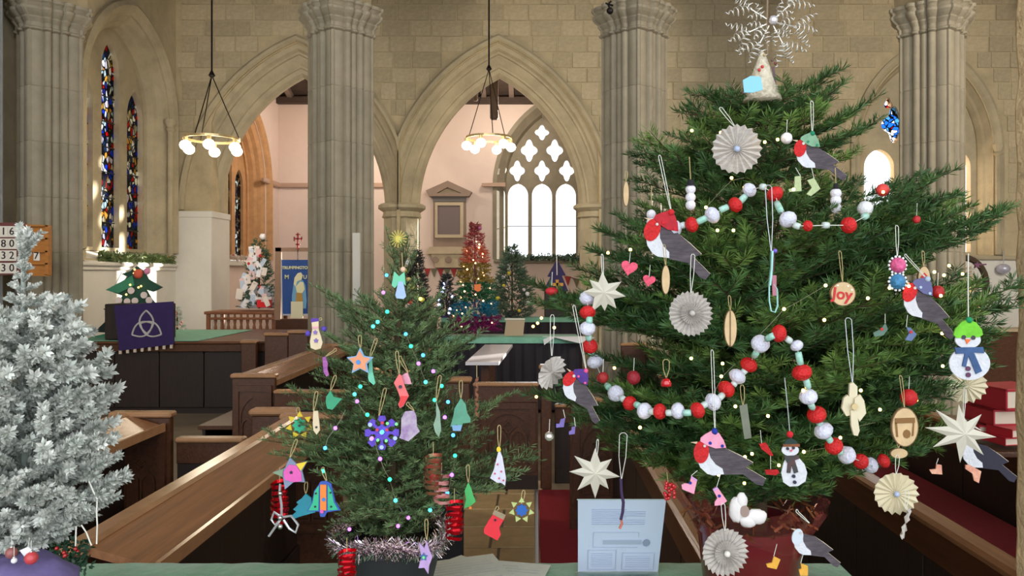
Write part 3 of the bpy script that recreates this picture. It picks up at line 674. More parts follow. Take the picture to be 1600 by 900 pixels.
# ================= conifer branches: twigs with real needles
def leafmat(name, c1, c2, rough=.5, rnd=.18, scale=14, sub=0):
    return mat(name, c1, rough, col2=c2, scale=scale, rnd=rnd, spec=.35)
fir_needle = leafmat('fir_needles', (32, 68, 36), (84, 118, 60))
fir_needle_l = leafmat('young_fir_needles', (56, 94, 42), (120, 148, 70))
spruce_needle = leafmat('spruce_needles', (54, 88, 52), (122, 146, 96))
flock_needle = leafmat('flocked_needles', (146, 156, 146), (240, 241, 234), .85, .08, scale=22)
bark = mat('twig_bark', (72, 56, 34), .85, var=.2, scale=30)
flock_bark = mat('flocked_twig', (150, 160, 152), .9)
def spray(L, seed, nl=.022, nw=.0017, dens=900, ang=52, frac=.55, step=.05, curve=.18, up=True, mats=(None, None), sec=True, droop=0, side_up=.06):
    rg = random.Random(seed); m = MB()
    def pt(s): return Vector((s, 0, curve*s*s/L*1.0-droop*s))
    twigs = []
    ax = [pt(L*i/8) for i in range(9)]; twigs.append((ax, L))
    s = L*.16; side = 1
    while s < L*.97:
        ln = (L-s)*frac*rg.uniform(.75, 1.1)+.035
        a = math.radians(ang*rg.uniform(.85, 1.15))*side; p0 = pt(s)
        d = Vector((math.cos(a), math.sin(a), rg.uniform(-.05, .12)+side_up)).normalized()
        seg = [p0+d*(ln*i/5)+Vector((ln*.12*(i/5)**2, 0, .10*ln*(i/5)**2)) for i in range(6)]; twigs.append((seg, ln))
        if sec and ln > .085:
            q = ln*.35; sd = 1
            while q < ln*.9:
                l2 = (ln-q)*.55*rg.uniform(.7, 1.1)+.025; a2 = a+math.radians(46*rg.uniform(.85, 1.15))*sd
                d2 = Vector((math.cos(a2), math.sin(a2), rg.uniform(-.08, .15)+side_up)).normalized(); b = p0+d*q
                twigs.append(([b+d2*(l2*i/3) for i in range(4)], l2)); q += step*rg.uniform(.8, 1.2); sd = -sd
        side = -side; s += step*.62*rg.uniform(.8, 1.2)
    for seg, ln in twigs:
        m.cur = 1; r0 = .0012+.004*ln; m.tube(seg, [r0*(1-.7*i/(len(seg)-1)) for i in range(len(seg))], 4, cap=False); m.cur = 0
        n = int(ln*dens); k = len(seg)-1
        for i in range(n):
            t = rg.random()**.8*.999; j = int(t*k); f = t*k-j; p = seg[j].lerp(seg[j+1], f); d = (seg[j+1]-seg[j]).normalized()
            u = d.cross(Vector((0, 0, 1)));
            if u.length < .01: u = Vector((0, 1, 0))
            u.normalize(); w = u.cross(d)
            ph = (rg.gauss(.15, .32) if rg.random() < .5 else PI-rg.gauss(.15, .32)) if up and rg.random() < .68 else rg.uniform(0, PI) if up else rg.uniform(0, 2*PI)
            rad = u*math.cos(ph)+w*math.sin(ph)
            sp = rg.uniform(.75, 1.25)*(1-.25*max(0, t-.9)/.1)
            nd = (d*math.cos(sp)+rad*math.sin(sp)); nd.normalize()
            l = nl*rg.uniform(.8, 1.1)*(.9+.1*t); wv = nd.cross(Vector((rg.uniform(-1, 1), rg.uniform(-1, 1), rg.uniform(-1, 1)))); 
            if wv.length < .05: continue
            wv = wv.normalized()*nw*.5; b = len(m.v); mid = p+nd*l*.55
            m.v += [tuple(p), tuple(mid+wv), tuple(p+nd*l), tuple(mid-wv)]; m.face(b, b+1, b+2, b+3)
    return m.mesh('spray', mats)
def aim(loc, tip, L, roll=0):
    """matrix taking +X of length L from loc to tip, top up"""
    d = Vector(tip)-Vector(loc); s = d.length/L; x = d.normalized(); y = Vector((0, 0, 1)).cross(x)
    if y.length < .15: y = Vector((0, 1, 0)).cross(x)
    y.normalize(); z = x.cross(y); R = Matrix((x, y, z)).transposed().to_4x4()
    return Matrix.Translation(loc) @ R @ Matrix.Rotation(roll, 4, 'X') @ Matrix.Diagonal((s, s, s, 1))
def put_branch(tree, bank, loc, tip, rg, name='branch'):
    """bank: list of (L, mesh)"""
    l = (Vector(tip)-Vector(loc)).length; c = sorted(bank, key=lambda q: abs(math.log(q[0]/max(l, .01))))[:3]
    L, me = rg.choice(c) if len(c) > 1 and abs(c[0][0]-c[-1][0]) < .03 else c[0]
    same = [q for q in bank if q[0] == L]; L, me = rg.choice(same)
    base = tree.matrix_world if False else Matrix.Translation(tree.location)
    return inst(me, name, tree, Matrix.Translation(-Vector(tree.location)) @ aim(loc, tip, L, rg.uniform(-.3, .3)))

# ---- the big fir
rg = random.Random(21)
bigbank = [(L, spray(L, 100+i*7+int(L*100), nl=.027, nw=.0024, dens=1100, step=.062, curve=.12, side_up=.02, mats=(fir_needle if i < 2 else fir_needle_l, bark))) for L in (.16, .26, .38, .50) for i in range(3)]
ZB = 1.90
bt = thing('fir_tree', 'big decorated fir in a red pot on the green cloth, filling the right', 'christmas tree', (P(1188, 0, ZB).x, ZB, .956))
def tp(px, py, d): return P(px, py, d)
trunk = [tp(1188, 905, ZB), tp(1186, 700, ZB), tp(1190, 450, ZB), tp(1192, 250, ZB), tp(1190, 150, ZB)]
m = MB(); m.tube([p-Vector(bt.location) for p in trunk], [.020, .017, .013, .008, .004], 10); m.build('trunk', bark, bt, smooth=True)
def trunk_at(py): return tp(1189, py, ZB)
LEFT = [(130, 60), (155, 105), (180, 125), (240, 175), (262, 215), (300, 215), (385, 250), (430, 255), (470, 330), (520, 335), (560, 240), (610, 250), (645, 300), (658, 350), (700, 265), (745, 190), (775, 120), (800, 90)]
RIGHT = [(125, 110), (180, 160), (220, 185), (305, 262), (340, 300), (372, 385), (410, 320), (450, 350), (492, 395), (540, 340), (590, 345), (650, 300), (700, 300), (745, 150), (790, 60)]
def env(tab, y):
    if y <= tab[0][0]: return tab[0][1]*max(.2, 1-(tab[0][0]-y)/60)
    for (a, b), (c, d) in zip(tab, tab[1:]):
        if a <= y <= c: return b+(d-b)*(y-a)/(c-a)
    return tab[-1][1]
# branches that draw the outline: (tip px, tip py, depth offset, trunk py)
tips = [(1302,128,0,170),(1298,152,.05,185),(1290,190,-.05,215),(1240,150,-.05,175),(1087,158,0,195),(1066,183,.02,215),(1092,208,-.05,235),(1140,160,-.1,190),(1360,183,0,245),(1368,215,-.08,260),
 (1448,305,.0,345),(978,262,.02,305),(1000,238,0,285),(1060,232,-.1,275),(985,300,-.03,340),(1022,262,-.12,300),
 (1580,372,.0,430),(1510,352,.06,405),(1552,398,-.05,440),(1470,345,-.1,400),(1500,410,-.12,445),(936,392,.0,430),(960,370,-.08,425),(925,425,.0,455),(1000,400,-.2,430),(895,352+100,.05,480),
 (832,488,.02,520),(838,515,-.02,535),(905,475,-.05,520),(940,520,-.15,545),(868,505,-.1,530),(1592,492,.04,530),(1575,525,-.02,555),(1540,480,-.1,530),(1500,540,-.15,560),(930,590,-.05,600),
 (830,655,.03,672),(880,632,.0,655),(900,690,-.08,690),(960,640,-.18,665),(905,665,-.02,680),(1530,560,.05,600),(1545,600,0,620),(1470,610,-.15,620),(1500,640,-.05,650),(1455,570,-.2,590),
 (1000,742,-.06,720),(1012,700,-.16,700),(940,715,.05,705),(1100,740,-.18,715),(1060,690,-.25,690),(1495,702,-.02,680),(1420,690,-.15,680),(1470,668,-.1,665),(1380,720,-.1,705),(1310,735,-.2,715),(1260,780,-.15,745),(1120,790,-.1,745),(1190,770,-.2,740),(1080,780,.05,750)]
for px, py, dz, ty in tips:
    put_branch(bt, bigbank, trunk_at(ty+rg.uniform(-6, 6)), tp(px, py, ZB+dz), rg)
# fill, whorl after whorl, leaving gaps between the tiers
for py, nb, q in ((168,5,.8),(205,6,.8),(262,7,.85),(312,8,.8),(362,9,.85),(395,8,.7),(430,9,.85),(462,8,.7),(500,10,.85),(530,9,.7),(565,10,.8),(600,9,.75),(640,11,.85),(668,9,.75),(700,10,.8),(728,8,.75),(752,8,.9)):
    a0 = rg.uniform(0, PI)
    for k in range(nb):
        a = a0+2*PI*k/nb+rg.uniform(-.2, .2); c, s_ = math.cos(a), math.sin(a)
        R = env(RIGHT, py) if c > 0 else env(LEFT, py)
        if py < 350: R = min(R, (165 if c > 0 else 150)+max(0, py-200)*.25)
        R *= q*rg.uniform(.85, 1.08)
        dx = c*R; dd = max(-.40, -s_*min(R, 320)*.00158*.80)
        rise = R*rg.uniform(-.02, .14)
        base = trunk_at(py+rg.uniform(8, 22)+.10*R)
        put_branch(bt, bigbank, base, tp(1189+dx, py-rise+rg.uniform(-6, 6), ZB)+Vector((0, dd, 0)), rg)
# leader
for px, py in ((1192, 118), (1175, 135), (1210, 132), (1150, 150), (1228, 142)): put_branch(bt, bigbank, trunk_at(175), tp(px, py, ZB+rg.uniform(-.05, .03)), rg)
# pot
def pot(parent_loc, nm, lb, r0, r1, h, mt, rim=.006, n=40):
    t = thing(nm, lb, 'pot', parent_loc)
    m = MB(); m.lathe([(r0*.96, 0), (r0, .006), (r1, h-.022), (r1+rim, h-.020), (r1+rim, h), (r1-.004, h), (r1-.008, h-.03)], (0, 0, 0), n, cap=True); m.build('pot_body', mt, t, smooth=35)
    m = MB(); m.lathe([(r1-.008, h-.032), (.001, h-.024)], (0, 0, 0), n, cap=False); m.build('soil', mat('dark_soil', (40, 28, 20), .95, var=.3, scale=60, bump=.5), t); return t
pb1 = pot((P(1172, 0, ZB).x, ZB, .957), 'plant_pot', 'glossy dark red pot holding the big fir',   .112, .128, .185, mat('glossy_red_pot', (96, 10, 22), .22, coat=.4))
# crinkled cellophane collar round the pot
cel = mat('crinkled_cellophane', (150, 60, 60), .08, alpha=.22, spec=.9)
m = MB(); n = 72; V = []
for j, (r, z) in enumerate(((.128, .165), (.145, .20), (.165, .235), (.178, .262))):
    for i in range(n): a = 2*PI*i/n; rr = r+(.010*math.sin(i*2.3)+.008*math.sin(i*5.1))*(j/3); V.append((rr*math.cos(a), rr*math.sin(a), z+.014*math.sin(i*.9+1)*(j/3)+.02*math.sin(a*2)))
m.add(V, [(j*n+i, j*n+(i+1) % n, (j+1)*n+(i+1) % n, (j+1)*n+i) for j in range(3) for i in range(n)]); o = m.build('cellophane_wrap', cel, smooth=True, loc=(P(1172, 0, ZB).x, ZB, .945)); tag(o, 'crinkled clear cellophane standing up round the rim of the red pot', 'wrapping')
m = MB(); rr = random.Random(9)
for i in range(110):
    a = rr.uniform(0, 2*PI); r = rr.uniform(.10, .165); z = rr.uniform(.19, .245); c = Vector((r*math.cos(a), r*math.sin(a), z)); d = Vector((rr.uniform(-1, 1), rr.uniform(-1, 1), rr.uniform(-1, 1))).normalized()*.016; e = d.orthogonal().normalized()*.003
    m.add([c-d-e, c-d+e, c+d+e, c+d-e], [(0, 1, 2, 3)])
o = m.build('shredded_foil', mat('red_gold_foil', (130, 40, 40), .25, metal=.7, col2=(190, 130, 80), scale=40), loc=(P(1172, 0, ZB).x, ZB, .945)); tag(o, 'shredded red and gold foil packed inside the cellophane collar', 'tinsel', kind='stuff')

# ---- small fir
ZS = 1.86
st = thing('small_fir', 'small fir hung with colourful wooden shapes, in the black pot left of centre', 'christmas tree', (P(612, 0, ZS).x, ZS, .956))
smbank = [(L, spray(L, 300+i*5+int(L*100), nl=.016, nw=.0019, dens=950, mats=(spruce_needle, bark), frac=.6, step=.045)) for L in (.10, .17, .26) for i in range(3)]
m = MB(); m.tube([tp(612, 880, ZS)-Vector(st.location), tp(614, 650, ZS)-Vector(st.location), tp(625, 480, ZS)-Vector(st.location), tp(630, 378, ZS)-Vector(st.location)], [.016, .011, .006, .003], 8); m.build('trunk', bark, st, smooth=True)
SL = [(380, 16), (440, 25), (480, 70), (495, 118), (540, 120), (590, 120), (650, 130), (690, 165), (720, 185), (760, 130), (800, 90), (830, 80)]
SR = [(380, 22), (440, 30), (480, 62), (530, 85), (560, 135), (600, 120), (640, 110), (660, 170), (720, 130), (745, 190), (780, 150), (810, 70)]
def sx(py): return 612+(860-py)/480*16
stips = [(497,474,0,520),(520,500,.03,540),(505,545,-.05,580),(483,570,0,610),(488,600,.03,640),(440,705,-.02,720),(420,715,.02,735),(470,690,-.06,700),(455,640,.05,660),(740,515,.02,560),(752,548,0,580),(720,560,-.08,590),(700,500,.03,545),(678,478,0,520),
 (800,650,.02,690),(740,668,-.06,690),(838,745,.03,760),(800,775,-.03,770),(760,700,.02,720),(700,470,.05,520),(560,475,.02,520),(585,460,-.03,500),(640,455,-.05,500),(605,395,0,440),(655,400,0,440),(600,420,-.03,470),(655,440,0,480),(622,372,0,420),(600,372,0,430),(645,375,0,430),(545,800,-.1,790),(520,830,0,805),(690,800,-.05,780),(655,820,-.1,790),(600,820,-.12,790)]
for px, py, dz, ty in stips: put_branch(st, smbank, tp(sx(ty), ty, ZS), tp(px, py, ZS+dz), rg)
for py in range(440, 840, 24):
    nb = 5 if py < 490 else 7 if py < 560 else 8; a0 = rg.uniform(0, PI)
    for k in range(nb):
        a = a0+2*PI*k/nb+rg.uniform(-.3, .3); c, s_ = math.cos(a), math.sin(a); R = env(SR, py) if c > 0 else env(SL, py); R *= rg.uniform(.6, .9)
        dd = -s_*R*.00155*.8; dd = max(dd, -.20)
        put_branch(st, smbank, tp(sx(py), py+rg.uniform(0, 18)+.1*R, ZS), tp(sx(py)+c*R, py-R*.05+rg.uniform(-4, 4), ZS)+Vector((0, dd, 0)), rg)
pot((st.location.x, ZS, .957), 'plant_pot', 'matt black pot holding the small fir', .088, .122, .165, mat('matt_black_pot', (36, 34, 38), .6))
# tinsel around the black pot
def tinsel(lb, c, R, thick, n, mt, seed=1, wav=.01):
    m = MB(); rr = random.Random(seed)
    for i in range(n):
        a = rr.uniform(0, 2*PI); ctr = Vector((R*math.cos(a), R*math.sin(a), wav*math.sin(a*3)))
        d = Vector((rr.gauss(0, 1), rr.gauss(0, 1), rr.gauss(0, 1))).normalized(); l = rr.uniform(.6, 1)*thick; e = d.orthogonal().normalized()*.0011
        m.add([ctr-e, ctr+e, ctr+d*l+e*.7, ctr+d*l-e*.7], [(0, 1, 2, 3)])
    o = m.build('tinsel_garland', mt, loc=c); return tag(o, lb, 'tinsel', kind='stuff')
tinsel('shaggy silver tinsel wound round the rim of the black pot', (st.location.x, ZS, 1.120), .128, .034, 3000, mat('silver_tinsel', (222, 208, 210), .18, metal=1, rnd=0), 4)

# ---- flocked white tree at the left edge
ZW = 1.46
wt = thing('flocked_tree', 'white flocked artificial tree at the left edge', 'christmas tree', (P(38, 0, ZW).x, ZW, .962))
wbank = [(L, spray(L, 500+i*5+int(L*100), nl=.0150, nw=.0060, dens=2300, mats=(flock_needle, flock_bark), up=False, frac=.40, step=.055, ang=42, curve=.25, sec=False)) for L in (.07, .12, .19) for i in range(3)]
m = MB(); m.tube([tp(38, 1075, ZW)-Vector(wt.location), tp(38, 700, ZW)-Vector(wt.location), tp(36, 365, ZW)-Vector(wt.location)], [.012, .008, .003], 8); m.build('trunk', flock_bark, wt, smooth=True)
for k, (zx, zy) in enumerate(((-1, 0), (1, 0), (0, 1))): m = MB(); m.tube([(0, 0, .07), (zx*.06, zy*.06, .05), (zx*.13, zy*.13, .005)], .006, 6); m.build('leg', mat('green_plastic', (30, 70, 50), .5), wt)
WR = [(362, 5), (400, 10), (450, 20), (475, 50), (500, 62), (560, 92), (600, 118), (650, 122), (700, 118), (750, 130), (790, 145), (850, 80), (870, 50)]
wtips = [(36,358,0,400),(44,372,0,410),(30,372,0,410),(98,480,0,515),(80,492,.02,530),(124,592,0,625),(162,598,.02,640),(118,560,-.02,600),(170,655,0,690),(160,690,.02,715),(140,640,-.05,680),(178,750,0,775),(186,785,0,800),(150,720,-.05,745),(150,800,-.03,810),(80,830,-.08,800),(40,850,-.06,810),(10,790,-.08,780),(60,860,-.03,820),(0,620,-.05,650),(-10,520,0,560)]
for px, py, dz, ty in wtips: put_branch(wt, wbank, tp(38, ty, ZW), tp(px, py, ZW+dz), rg)
for py in (385, 400, 415, 430, 448, 466, 500, 520, 548, 572, 600, 624, 652, 676, 702, 728, 752, 778, 802, 830):
    nb = 4 if py < 470 else 7; a0 = rg.uniform(0, PI)
    for k in range(nb):
        a = a0+2*PI*k/nb+rg.uniform(-.3, .3); R = env(WR, py)*rg.uniform(.6, 1.08); dd = -math.sin(a)*R*.00122
        put_branch(wt, wbank, tp(38, py+.18*R+rg.uniform(0, 10), ZW), tp(38+math.cos(a)*R, py+rg.uniform(-6, 6), ZW)+Vector((0, dd, 0)), rg)
# ================= ornaments.  Shapes are drawn in pixel units and scaled to the depth they hang at
def zf(px, py):
    dx = px-1189; e = env(RIGHT, py) if dx > 0 else env(LEFT, py); q = max(0, 1-(abs(dx)/max(e, 30))**2)
    return ZB-.05-min(.40, .00122*e)*math.sqrt(q)
def zs(px, py):
    dx = px-sx(py); e = env(SR, py) if dx > 0 else env(SL, py); q = max(0, 1-(abs(dx)/max(e, 20))**2)
    return ZS-.02-min(.20, .0013*e)*math.sqrt(q)
twine = mat('jute_twine', (176, 158, 112), .9); wstring = mat('white_string', (214, 216, 206), .8); sstring = mat('silver_thread', (190, 196, 200), .4, metal=.3)
def C(name, col, rough=.7, **k): return mat(name, col, rough, **k)
felt_white = C('white_felt', (206, 208, 214), .95, var=.06, scale=60, bump=.3, bscale=160); felt_red = C('red_glitter_felt', (190, 22, 26), .75, var=.25, scale=160, bump=.4, bscale=200)
tweed = C('grey_tweed', (62, 56, 62), .95, col2=(96, 88, 94), scale=22, stretch=(1, 1, 6), bump=.3, bscale=120); cream = C('cream_paper', (210, 200, 170), .75, var=.06, scale=20); ivory = C('ivory_star_card', (200, 196, 180), .6, var=.05, scale=12)
woodm = C('pale_birch_slice', (200, 172, 130), .7, var=.12, scale=30, bump=.2, bscale=60); barkd = C('slice_bark', (112, 88, 60), .9, var=.2, scale=60)
book = C('old_book_paper', (172, 166, 162), .8, col2=(200, 194, 184), scale=60, stretch=(1, 1, 4)); 
class Orn:
    def __init__(s, name, label, cat, px, py, d, group=None, tilt=0, yaw=0, turn=0):
        s.px, s.py, s.d, s.s = px, py, d, d/F
        s.t = thing(name, label, cat, P(px, py, d), (tilt, 0, yaw), group)
        if turn: s.t.rotation_euler = (tilt, turn, yaw)
    def fn(s): return lambda u, w, t: ((u-s.px)*s.s, t*s.s, -(w-s.py)*s.s)
    def poly(s, name, mt, pts, th=2.0, off=0, holes=None):
        L = [pts]+(holes or []); m = MB().plate(L, s.fn(), -off-th/2, -off+th/2); return m.build(name, mt, s.t)
    def polys(s, name, mt, plist, th=1.2, off=0):
        m = MB()
        for p in plist: m.plate([p], s.fn(), -off-th/2, -off+th/2)
        return m.build(name, mt, s.t)
    def disc(s, name, mt, cx, cy, rx, ry=None, th=2, off=0, n=20, rot=0):
        ry = ry or rx; return s.poly(name, mt, ell(cx, cy, rx, ry, n, rot), th, off)
    def ball(s, name, mt, cx, cy, r, off=0, jit=0, n=12, sq=1):
        m = MB(); m.sphere(((cx-s.px)*s.s, -off*s.s, -(cy-s.py)*s.s), (r*s.s, r*s.s, r*s.s*sq), n, max(6, n*2//3), jit); return m.build(name, mt, s.t, smooth=2)
    def line(s, name, mt, pts, r=.7, n=5):
        m = MB(); m.tube([((p[0]-s.px)*s.s, -(p[2] if len(p) > 2 else 0)*s.s, -(p[1]-s.py)*s.s) for p in pts], r*s.s, n); return m.build(name, mt, s.t)
    def loop(s, top, bot, mt=None, w=3, r=.6):
        """doubled hanging thread"""
        tx, ty = top; bx, by = bot; m = MB()
        for k in (-1, 1):
            m.tube([((x-s.px)*s.s, y_*s.s, -(y-s.py)*s.s) for x, y, y_ in ((tx+k*w, ty, 1), ((tx+bx)/2+k*w*.9, (ty+by)/2, 0), (bx+k*.4, by, 0))], r*s.s, 5)
        m.tube([((x-s.px)*s.s, y_*s.s, -(y-s.py)*s.s) for x, y, y_ in ((tx-w, ty, 1), (tx-w*.4, ty-3, 3), (tx+w*.5, ty-3, 3), (tx+w, ty, 1))], r*s.s, 5)
        return m.build('hanging_thread', mt or wstring, s.t)
def ell(cx, cy, rx, ry=None, n=20, rot=0):
    ry = ry or rx; o = []
    for i in range(n):
        a = 2*PI*i/n; x, y = rx*math.cos(a), ry*math.sin(a); o.append((cx+x*math.cos(rot)-y*math.sin(rot), cy+x*math.sin(rot)+y*math.cos(rot)))
    return o
def star(cx, cy, R, r, n=5, rot=-PI/2, sq=1): return [(cx+(R if i % 2 == 0 else r)*math.cos(rot+PI*i/n)*sq, cy+(R if i % 2 == 0 else r)*math.sin(rot+PI*i/n)) for i in range(2*n)]
def X(pts, ox, oy, k): return [(ox+x/k, oy+y/k) for x, y in pts]
def fan(m, R, n, amp, inner=.12, lobes=True, cz=0):
    """accordion pleated disc facing -Y"""
    b = len(m.v); V = []
    for i in range(2*n):
        a = PI*i/n; up = 1 if i % 2 == 0 else -1
        rr = R*(1 if up > 0 else .93)
        V.append((R*inner*math.cos(a), cz-amp*.3*up, R*inner*math.sin(a))); V.append((rr*.9*math.cos(a), cz-amp*up, rr*.9*math.sin(a))); V.append((rr*math.cos(a)*(1.0 if up > 0 else .97), cz-amp*.9*up, rr*math.sin(a)*(1.0 if up > 0 else .97)))
    fs = []
    for i in range(2*n): j = (i+1) % (2*n); fs += [(3*i, 3*i+1, 3*j+1, 3*j), (3*i+1, 3*i+2, 3*j+2, 3*j+1)]
    m.add(V, fs); m.add([(R*inner*math.cos(PI*i/n), cz, R*inner*math.sin(PI*i/n)) for i in range(2*n)], [tuple(range(2*n))])
def rosette(label, px, py, r, yaw, tilt, mt, hang, n=20, double=0, btn=None, d=None, sqx=1):
    d = d or zf(px, py); o = Orn('paper_rosette', label, 'ornament', px, py, d, 'folded paper rosettes on the big fir')
    rt = o.t; m = MB(); fan(m, r*o.s, n, r*o.s*.085); f = m.build('pleated_disc', mt, rt); f.rotation_euler = (tilt, 0, yaw)
    if double: m = MB(); fan(m, r*o.s*double, n, r*o.s*.07, cz=-r*o.s*.16); g = m.build('inner_disc', mt, rt); g.rotation_euler = (tilt, 0, yaw)
    if btn: m = MB(); m.sphere((0, -r*o.s*(.24 if double else .12), 0), (r*o.s*.13,)*3, 12, 8); g = m.build('centre_button', btn, rt, smooth=2); g.rotation_euler = (tilt, 0, yaw)
    o.loop(hang, (px+(hang[0]-px)*.12, py-r*.9), wstring); return o
btnb = C('pale_blue_button', (170, 184, 214), .4)
rosette('large round paper rosette with pale centre, highest on the big fir below the topper', 1151, 233, 39, -.15, .1, book, (1127, 170), 20, 0, btnb)
rosette('spiky layered paper rosette in the middle left of the big fir', 1079, 490, 36, .1, -.1, book, (1083, 400), 26, .5, book)
rosette('tilted paper rosette at the left edge of the big fir beside the dark pew', 862, 582, 29, .75, .35, book, (863, 495), 15, 0, None, 1.62)
rosette('grey paper rosette hanging in front of the red pot', 1133, 863, 38, .12, -.05, book, (1130, 790), 26, .52, C('pearl_button', (225, 222, 214), .3), 1.42)
rosette('cream paper rosette with a blue grey centre, low at the right', 1400, 771, 34, -.15, .05, cream, (1403, 715), 18, 0, btnb, 1.55)
rosette('cream paper rosette half hidden behind the snowman in the green hat', 1510, 603, 30, -.3, .3, cream, (1505, 570), 16, 0, None, 1.72)
rosette('small pale folded flower hanging in front of the cream rosette, low at the right', 1415, 818, 26, .95, .2, book, (1418, 770), 9, 0, None, 1.52)
# folded stars with long points
def folded_star(label, px, py, pts, hang, d=None, nar=.2):
    d = d or zf(px, py)-.03; o = Orn('folded_star', label, 'ornament', px, py, d, 'ivory folded stars on the big fir'); m = MB(); s = o.s
    for i, (x, y) in enumerate(pts):
        dx, dz = (x-px)*s, -(y-py)*s; L = math.hypot(dx, dz); ux, uz = dx/L, dz/L; w = 11*s; dep = 9*s
        V = [(dx, 0, dz), (-uz*w+ux*w*.6, 0, ux*w+uz*w*.6), (uz*w+ux*w*.6, 0, -ux*w+uz*w*.6), (0, -dep, 0), (0, dep, 0)]
        m.add(V, [(0, 1, 3), (0, 3, 2), (0, 4, 1), (0, 2, 4)])
    m.build('star_points', ivory, o.t)
    o.loop(hang, (px+(hang[0]-px)*.3, py-18), wstring, 1.5); return o
folded_star('ivory folded star at the left edge of the big fir above the garland end', 943, 457, [(941,424),(971,440),(978,463),(963,482),(945,486),(924,488),(911,456),(921,437)], (941, 400))
folded_star('ivory folded star hanging over the top corner of the pale blue notice', 930, 738, [(930,700),(956,717),(969,745),(951,764),(930,779),(902,766),(889,737),(897,712)], (934, 690), 1.62)
folded_star('largest ivory folded star, at the lower right of the big fir', 1504, 677, [(1498,631),(1534,647),(1557,683),(1537,711),(1500,723),(1457,699),(1445,668),(1462,640)], (1508, 610), 1.55)
# robins
RB = dict(belly=[(345,470),(370,530),(430,585),(480,600),(575,588),(562,540),(505,505),(458,445),(440,380),(390,400)],
 wing=[(440,350),(590,365),(720,430),(830,490),(770,530),(940,630),(915,690),(860,680),(740,590),(575,595),(560,540),(495,500),(450,430)],
 hat=[(368,300),(372,270),(410,240),(470,208),(530,230),(570,290),(592,355),(500,362),(430,338)], edge=[(590,365),(720,425),(832,487),(825,497),(715,440),(588,374)], edge2=[(765,525),(942,628),(936,638),(762,536)])
def robin(label, px, py, w, hatc, pom, hang, d, rot=0, flip=1, hat=True, wingm=None, br=None):
    k = 600/w; c0 = (560, 430); ca, sa = math.cos(rot), math.sin(rot)
    def T(pts): return [(px+((x-c0[0])*ca-(y-c0[1])*sa)/k*flip, py+((x-c0[0])*sa+(y-c0[1])*ca)/k) for x, y in pts]
    o = Orn('robin_ornament', label, 'ornament', px, py, d, 'felt robins hanging on the big fir')
    o.poly('belly', felt_white, T(RB['belly']), 2, 1); o.poly('wing_and_tail', wingm or tweed, T(RB['wing']), 2, 0)
    o.polys('card_edge', C('pale_card_edge', (222, 208, 180), .7), [T(RB['edge']), T(RB['edge2'])], 3, -1)
    o.poly('red_breast' if not br else 'pale_face', br or felt_red, T(ell(378, 395, 66, 98, 20, .1)), 2.4, 2)
    o.poly('beak', C('pale_beak', (200, 180, 150), .7), T([(285,312),(345,306),(345,328)]), 1.5, 1)
    e = T([(405, 340)])[0]; o.disc('eye', C('silver_button', (190, 186, 180), .3), e[0], e[1], 2.2, None, 1, 4)
    if hat:
        ht = o.poly('hat', hatc, T(RB['hat']), 2.4, 3); a = T([(493, 215)])[0]; o.ball('pompom', pom, a[0], a[1], 28/k, 3, .1).parent = ht
        for bx, by in ((452, 315), (557, 340)):
            a = T([(bx, by)])[0]; o.disc('hat_button', pom, a[0], a[1], 14/k, None, 1, 5, 10).parent = ht
    a = T([(500, 215)])[0]; o.loop(hang, a, wstring, 2); return o
navy = C('royal_blue_felt', (30, 50, 150), .9); pinkf = C('pink_felt', (226, 150, 176), .9, var=.1, scale=60)
robin('felt robin with pink hat and blue pompom, lower middle of the big fir', 1128, 712, 108, pinkf, navy, (1113, 550), 1.46)
robin('felt robin in a red hat at the left, touching the upper bead garland', 1050, 374, 112, C('crimson_hat', (170, 26, 40), .8, var=.2, scale=80), C('scarlet_pompom', (200, 30, 40), .9), (1031, 245), 1.58, .25)
robin('felt robin in a green bobble hat near the top right of the big fir', 1274, 240, 84, C('sage_hat', (120, 160, 130), .9, var=.15, scale=60), C('green_pompom', (30, 130, 96), .9), (1269, 160), 1.66, .12)
robin('felt robin in a purple hat at the left edge of the big fir', 908, 608, 80, C('purple_check_hat', (80, 50, 130), .9, var=.2, scale=60), C('hot_pink_pompom', (230, 90, 140), .9), (897, 480), 1.60, .55)
robin('felt robin in a blue bobble hat at the right, below the glittery gems', 1446, 472, 96, C('slate_blue_hat', (96, 98, 140), .9), C('ice_blue_pompom', (170, 190, 210), .9), (1416, 400), 1.56, .35)
robin('bare headed felt bird at the bottom right of the red pot', 1268, 846, 78, None, None, (1246, 800), 1.45, .15, 1, False, None, C('pale_blue_felt', (196, 206, 216), .9))
robin('dark winged felt bird behind the largest ivory star', 1536, 706, 92, None, None, (1510, 660), 1.66, .15, 1, False, C('navy_felt', (44, 42, 56), .9), felt_white)
def boot(label, pts, mt, d, btn=None, hang=None, grp=None, trim=None):
    cx = sum(p[0] for p in pts)/len(pts); cy = sum(p[1] for p in pts)/len(pts)
    o = Orn('felt_boot', label, 'ornament', cx, cy, d, grp); o.poly('boot', mt, pts, 2.4, 0)
    if btn: o.disc('button', btn, cx+1, cy-3, 2.3, None, 1.2, 2)
    top = min(pts, key=lambda p: p[1]); o.line('thread', wstring, [(top[0], top[1]), (hang or (top[0]+2, top[1]-22))], .5)
    if trim: o.poly('cuff', trim, [pts[0], pts[1], (pts[1][0]+(pts[2][0]-pts[1][0])*.25, pts[1][1]+(pts[2][1]-pts[1][1])*.25), (pts[0][0]+(pts[-1][0]-pts[0][0])*.25, pts[0][1]+(pts[-1][1]-pts[0][1])*.25)], 3, .5)
    return o
BT = [(300,620),(355,655),(340,720),(325,790),(215,745),(208,705),(240,690),(285,695)]
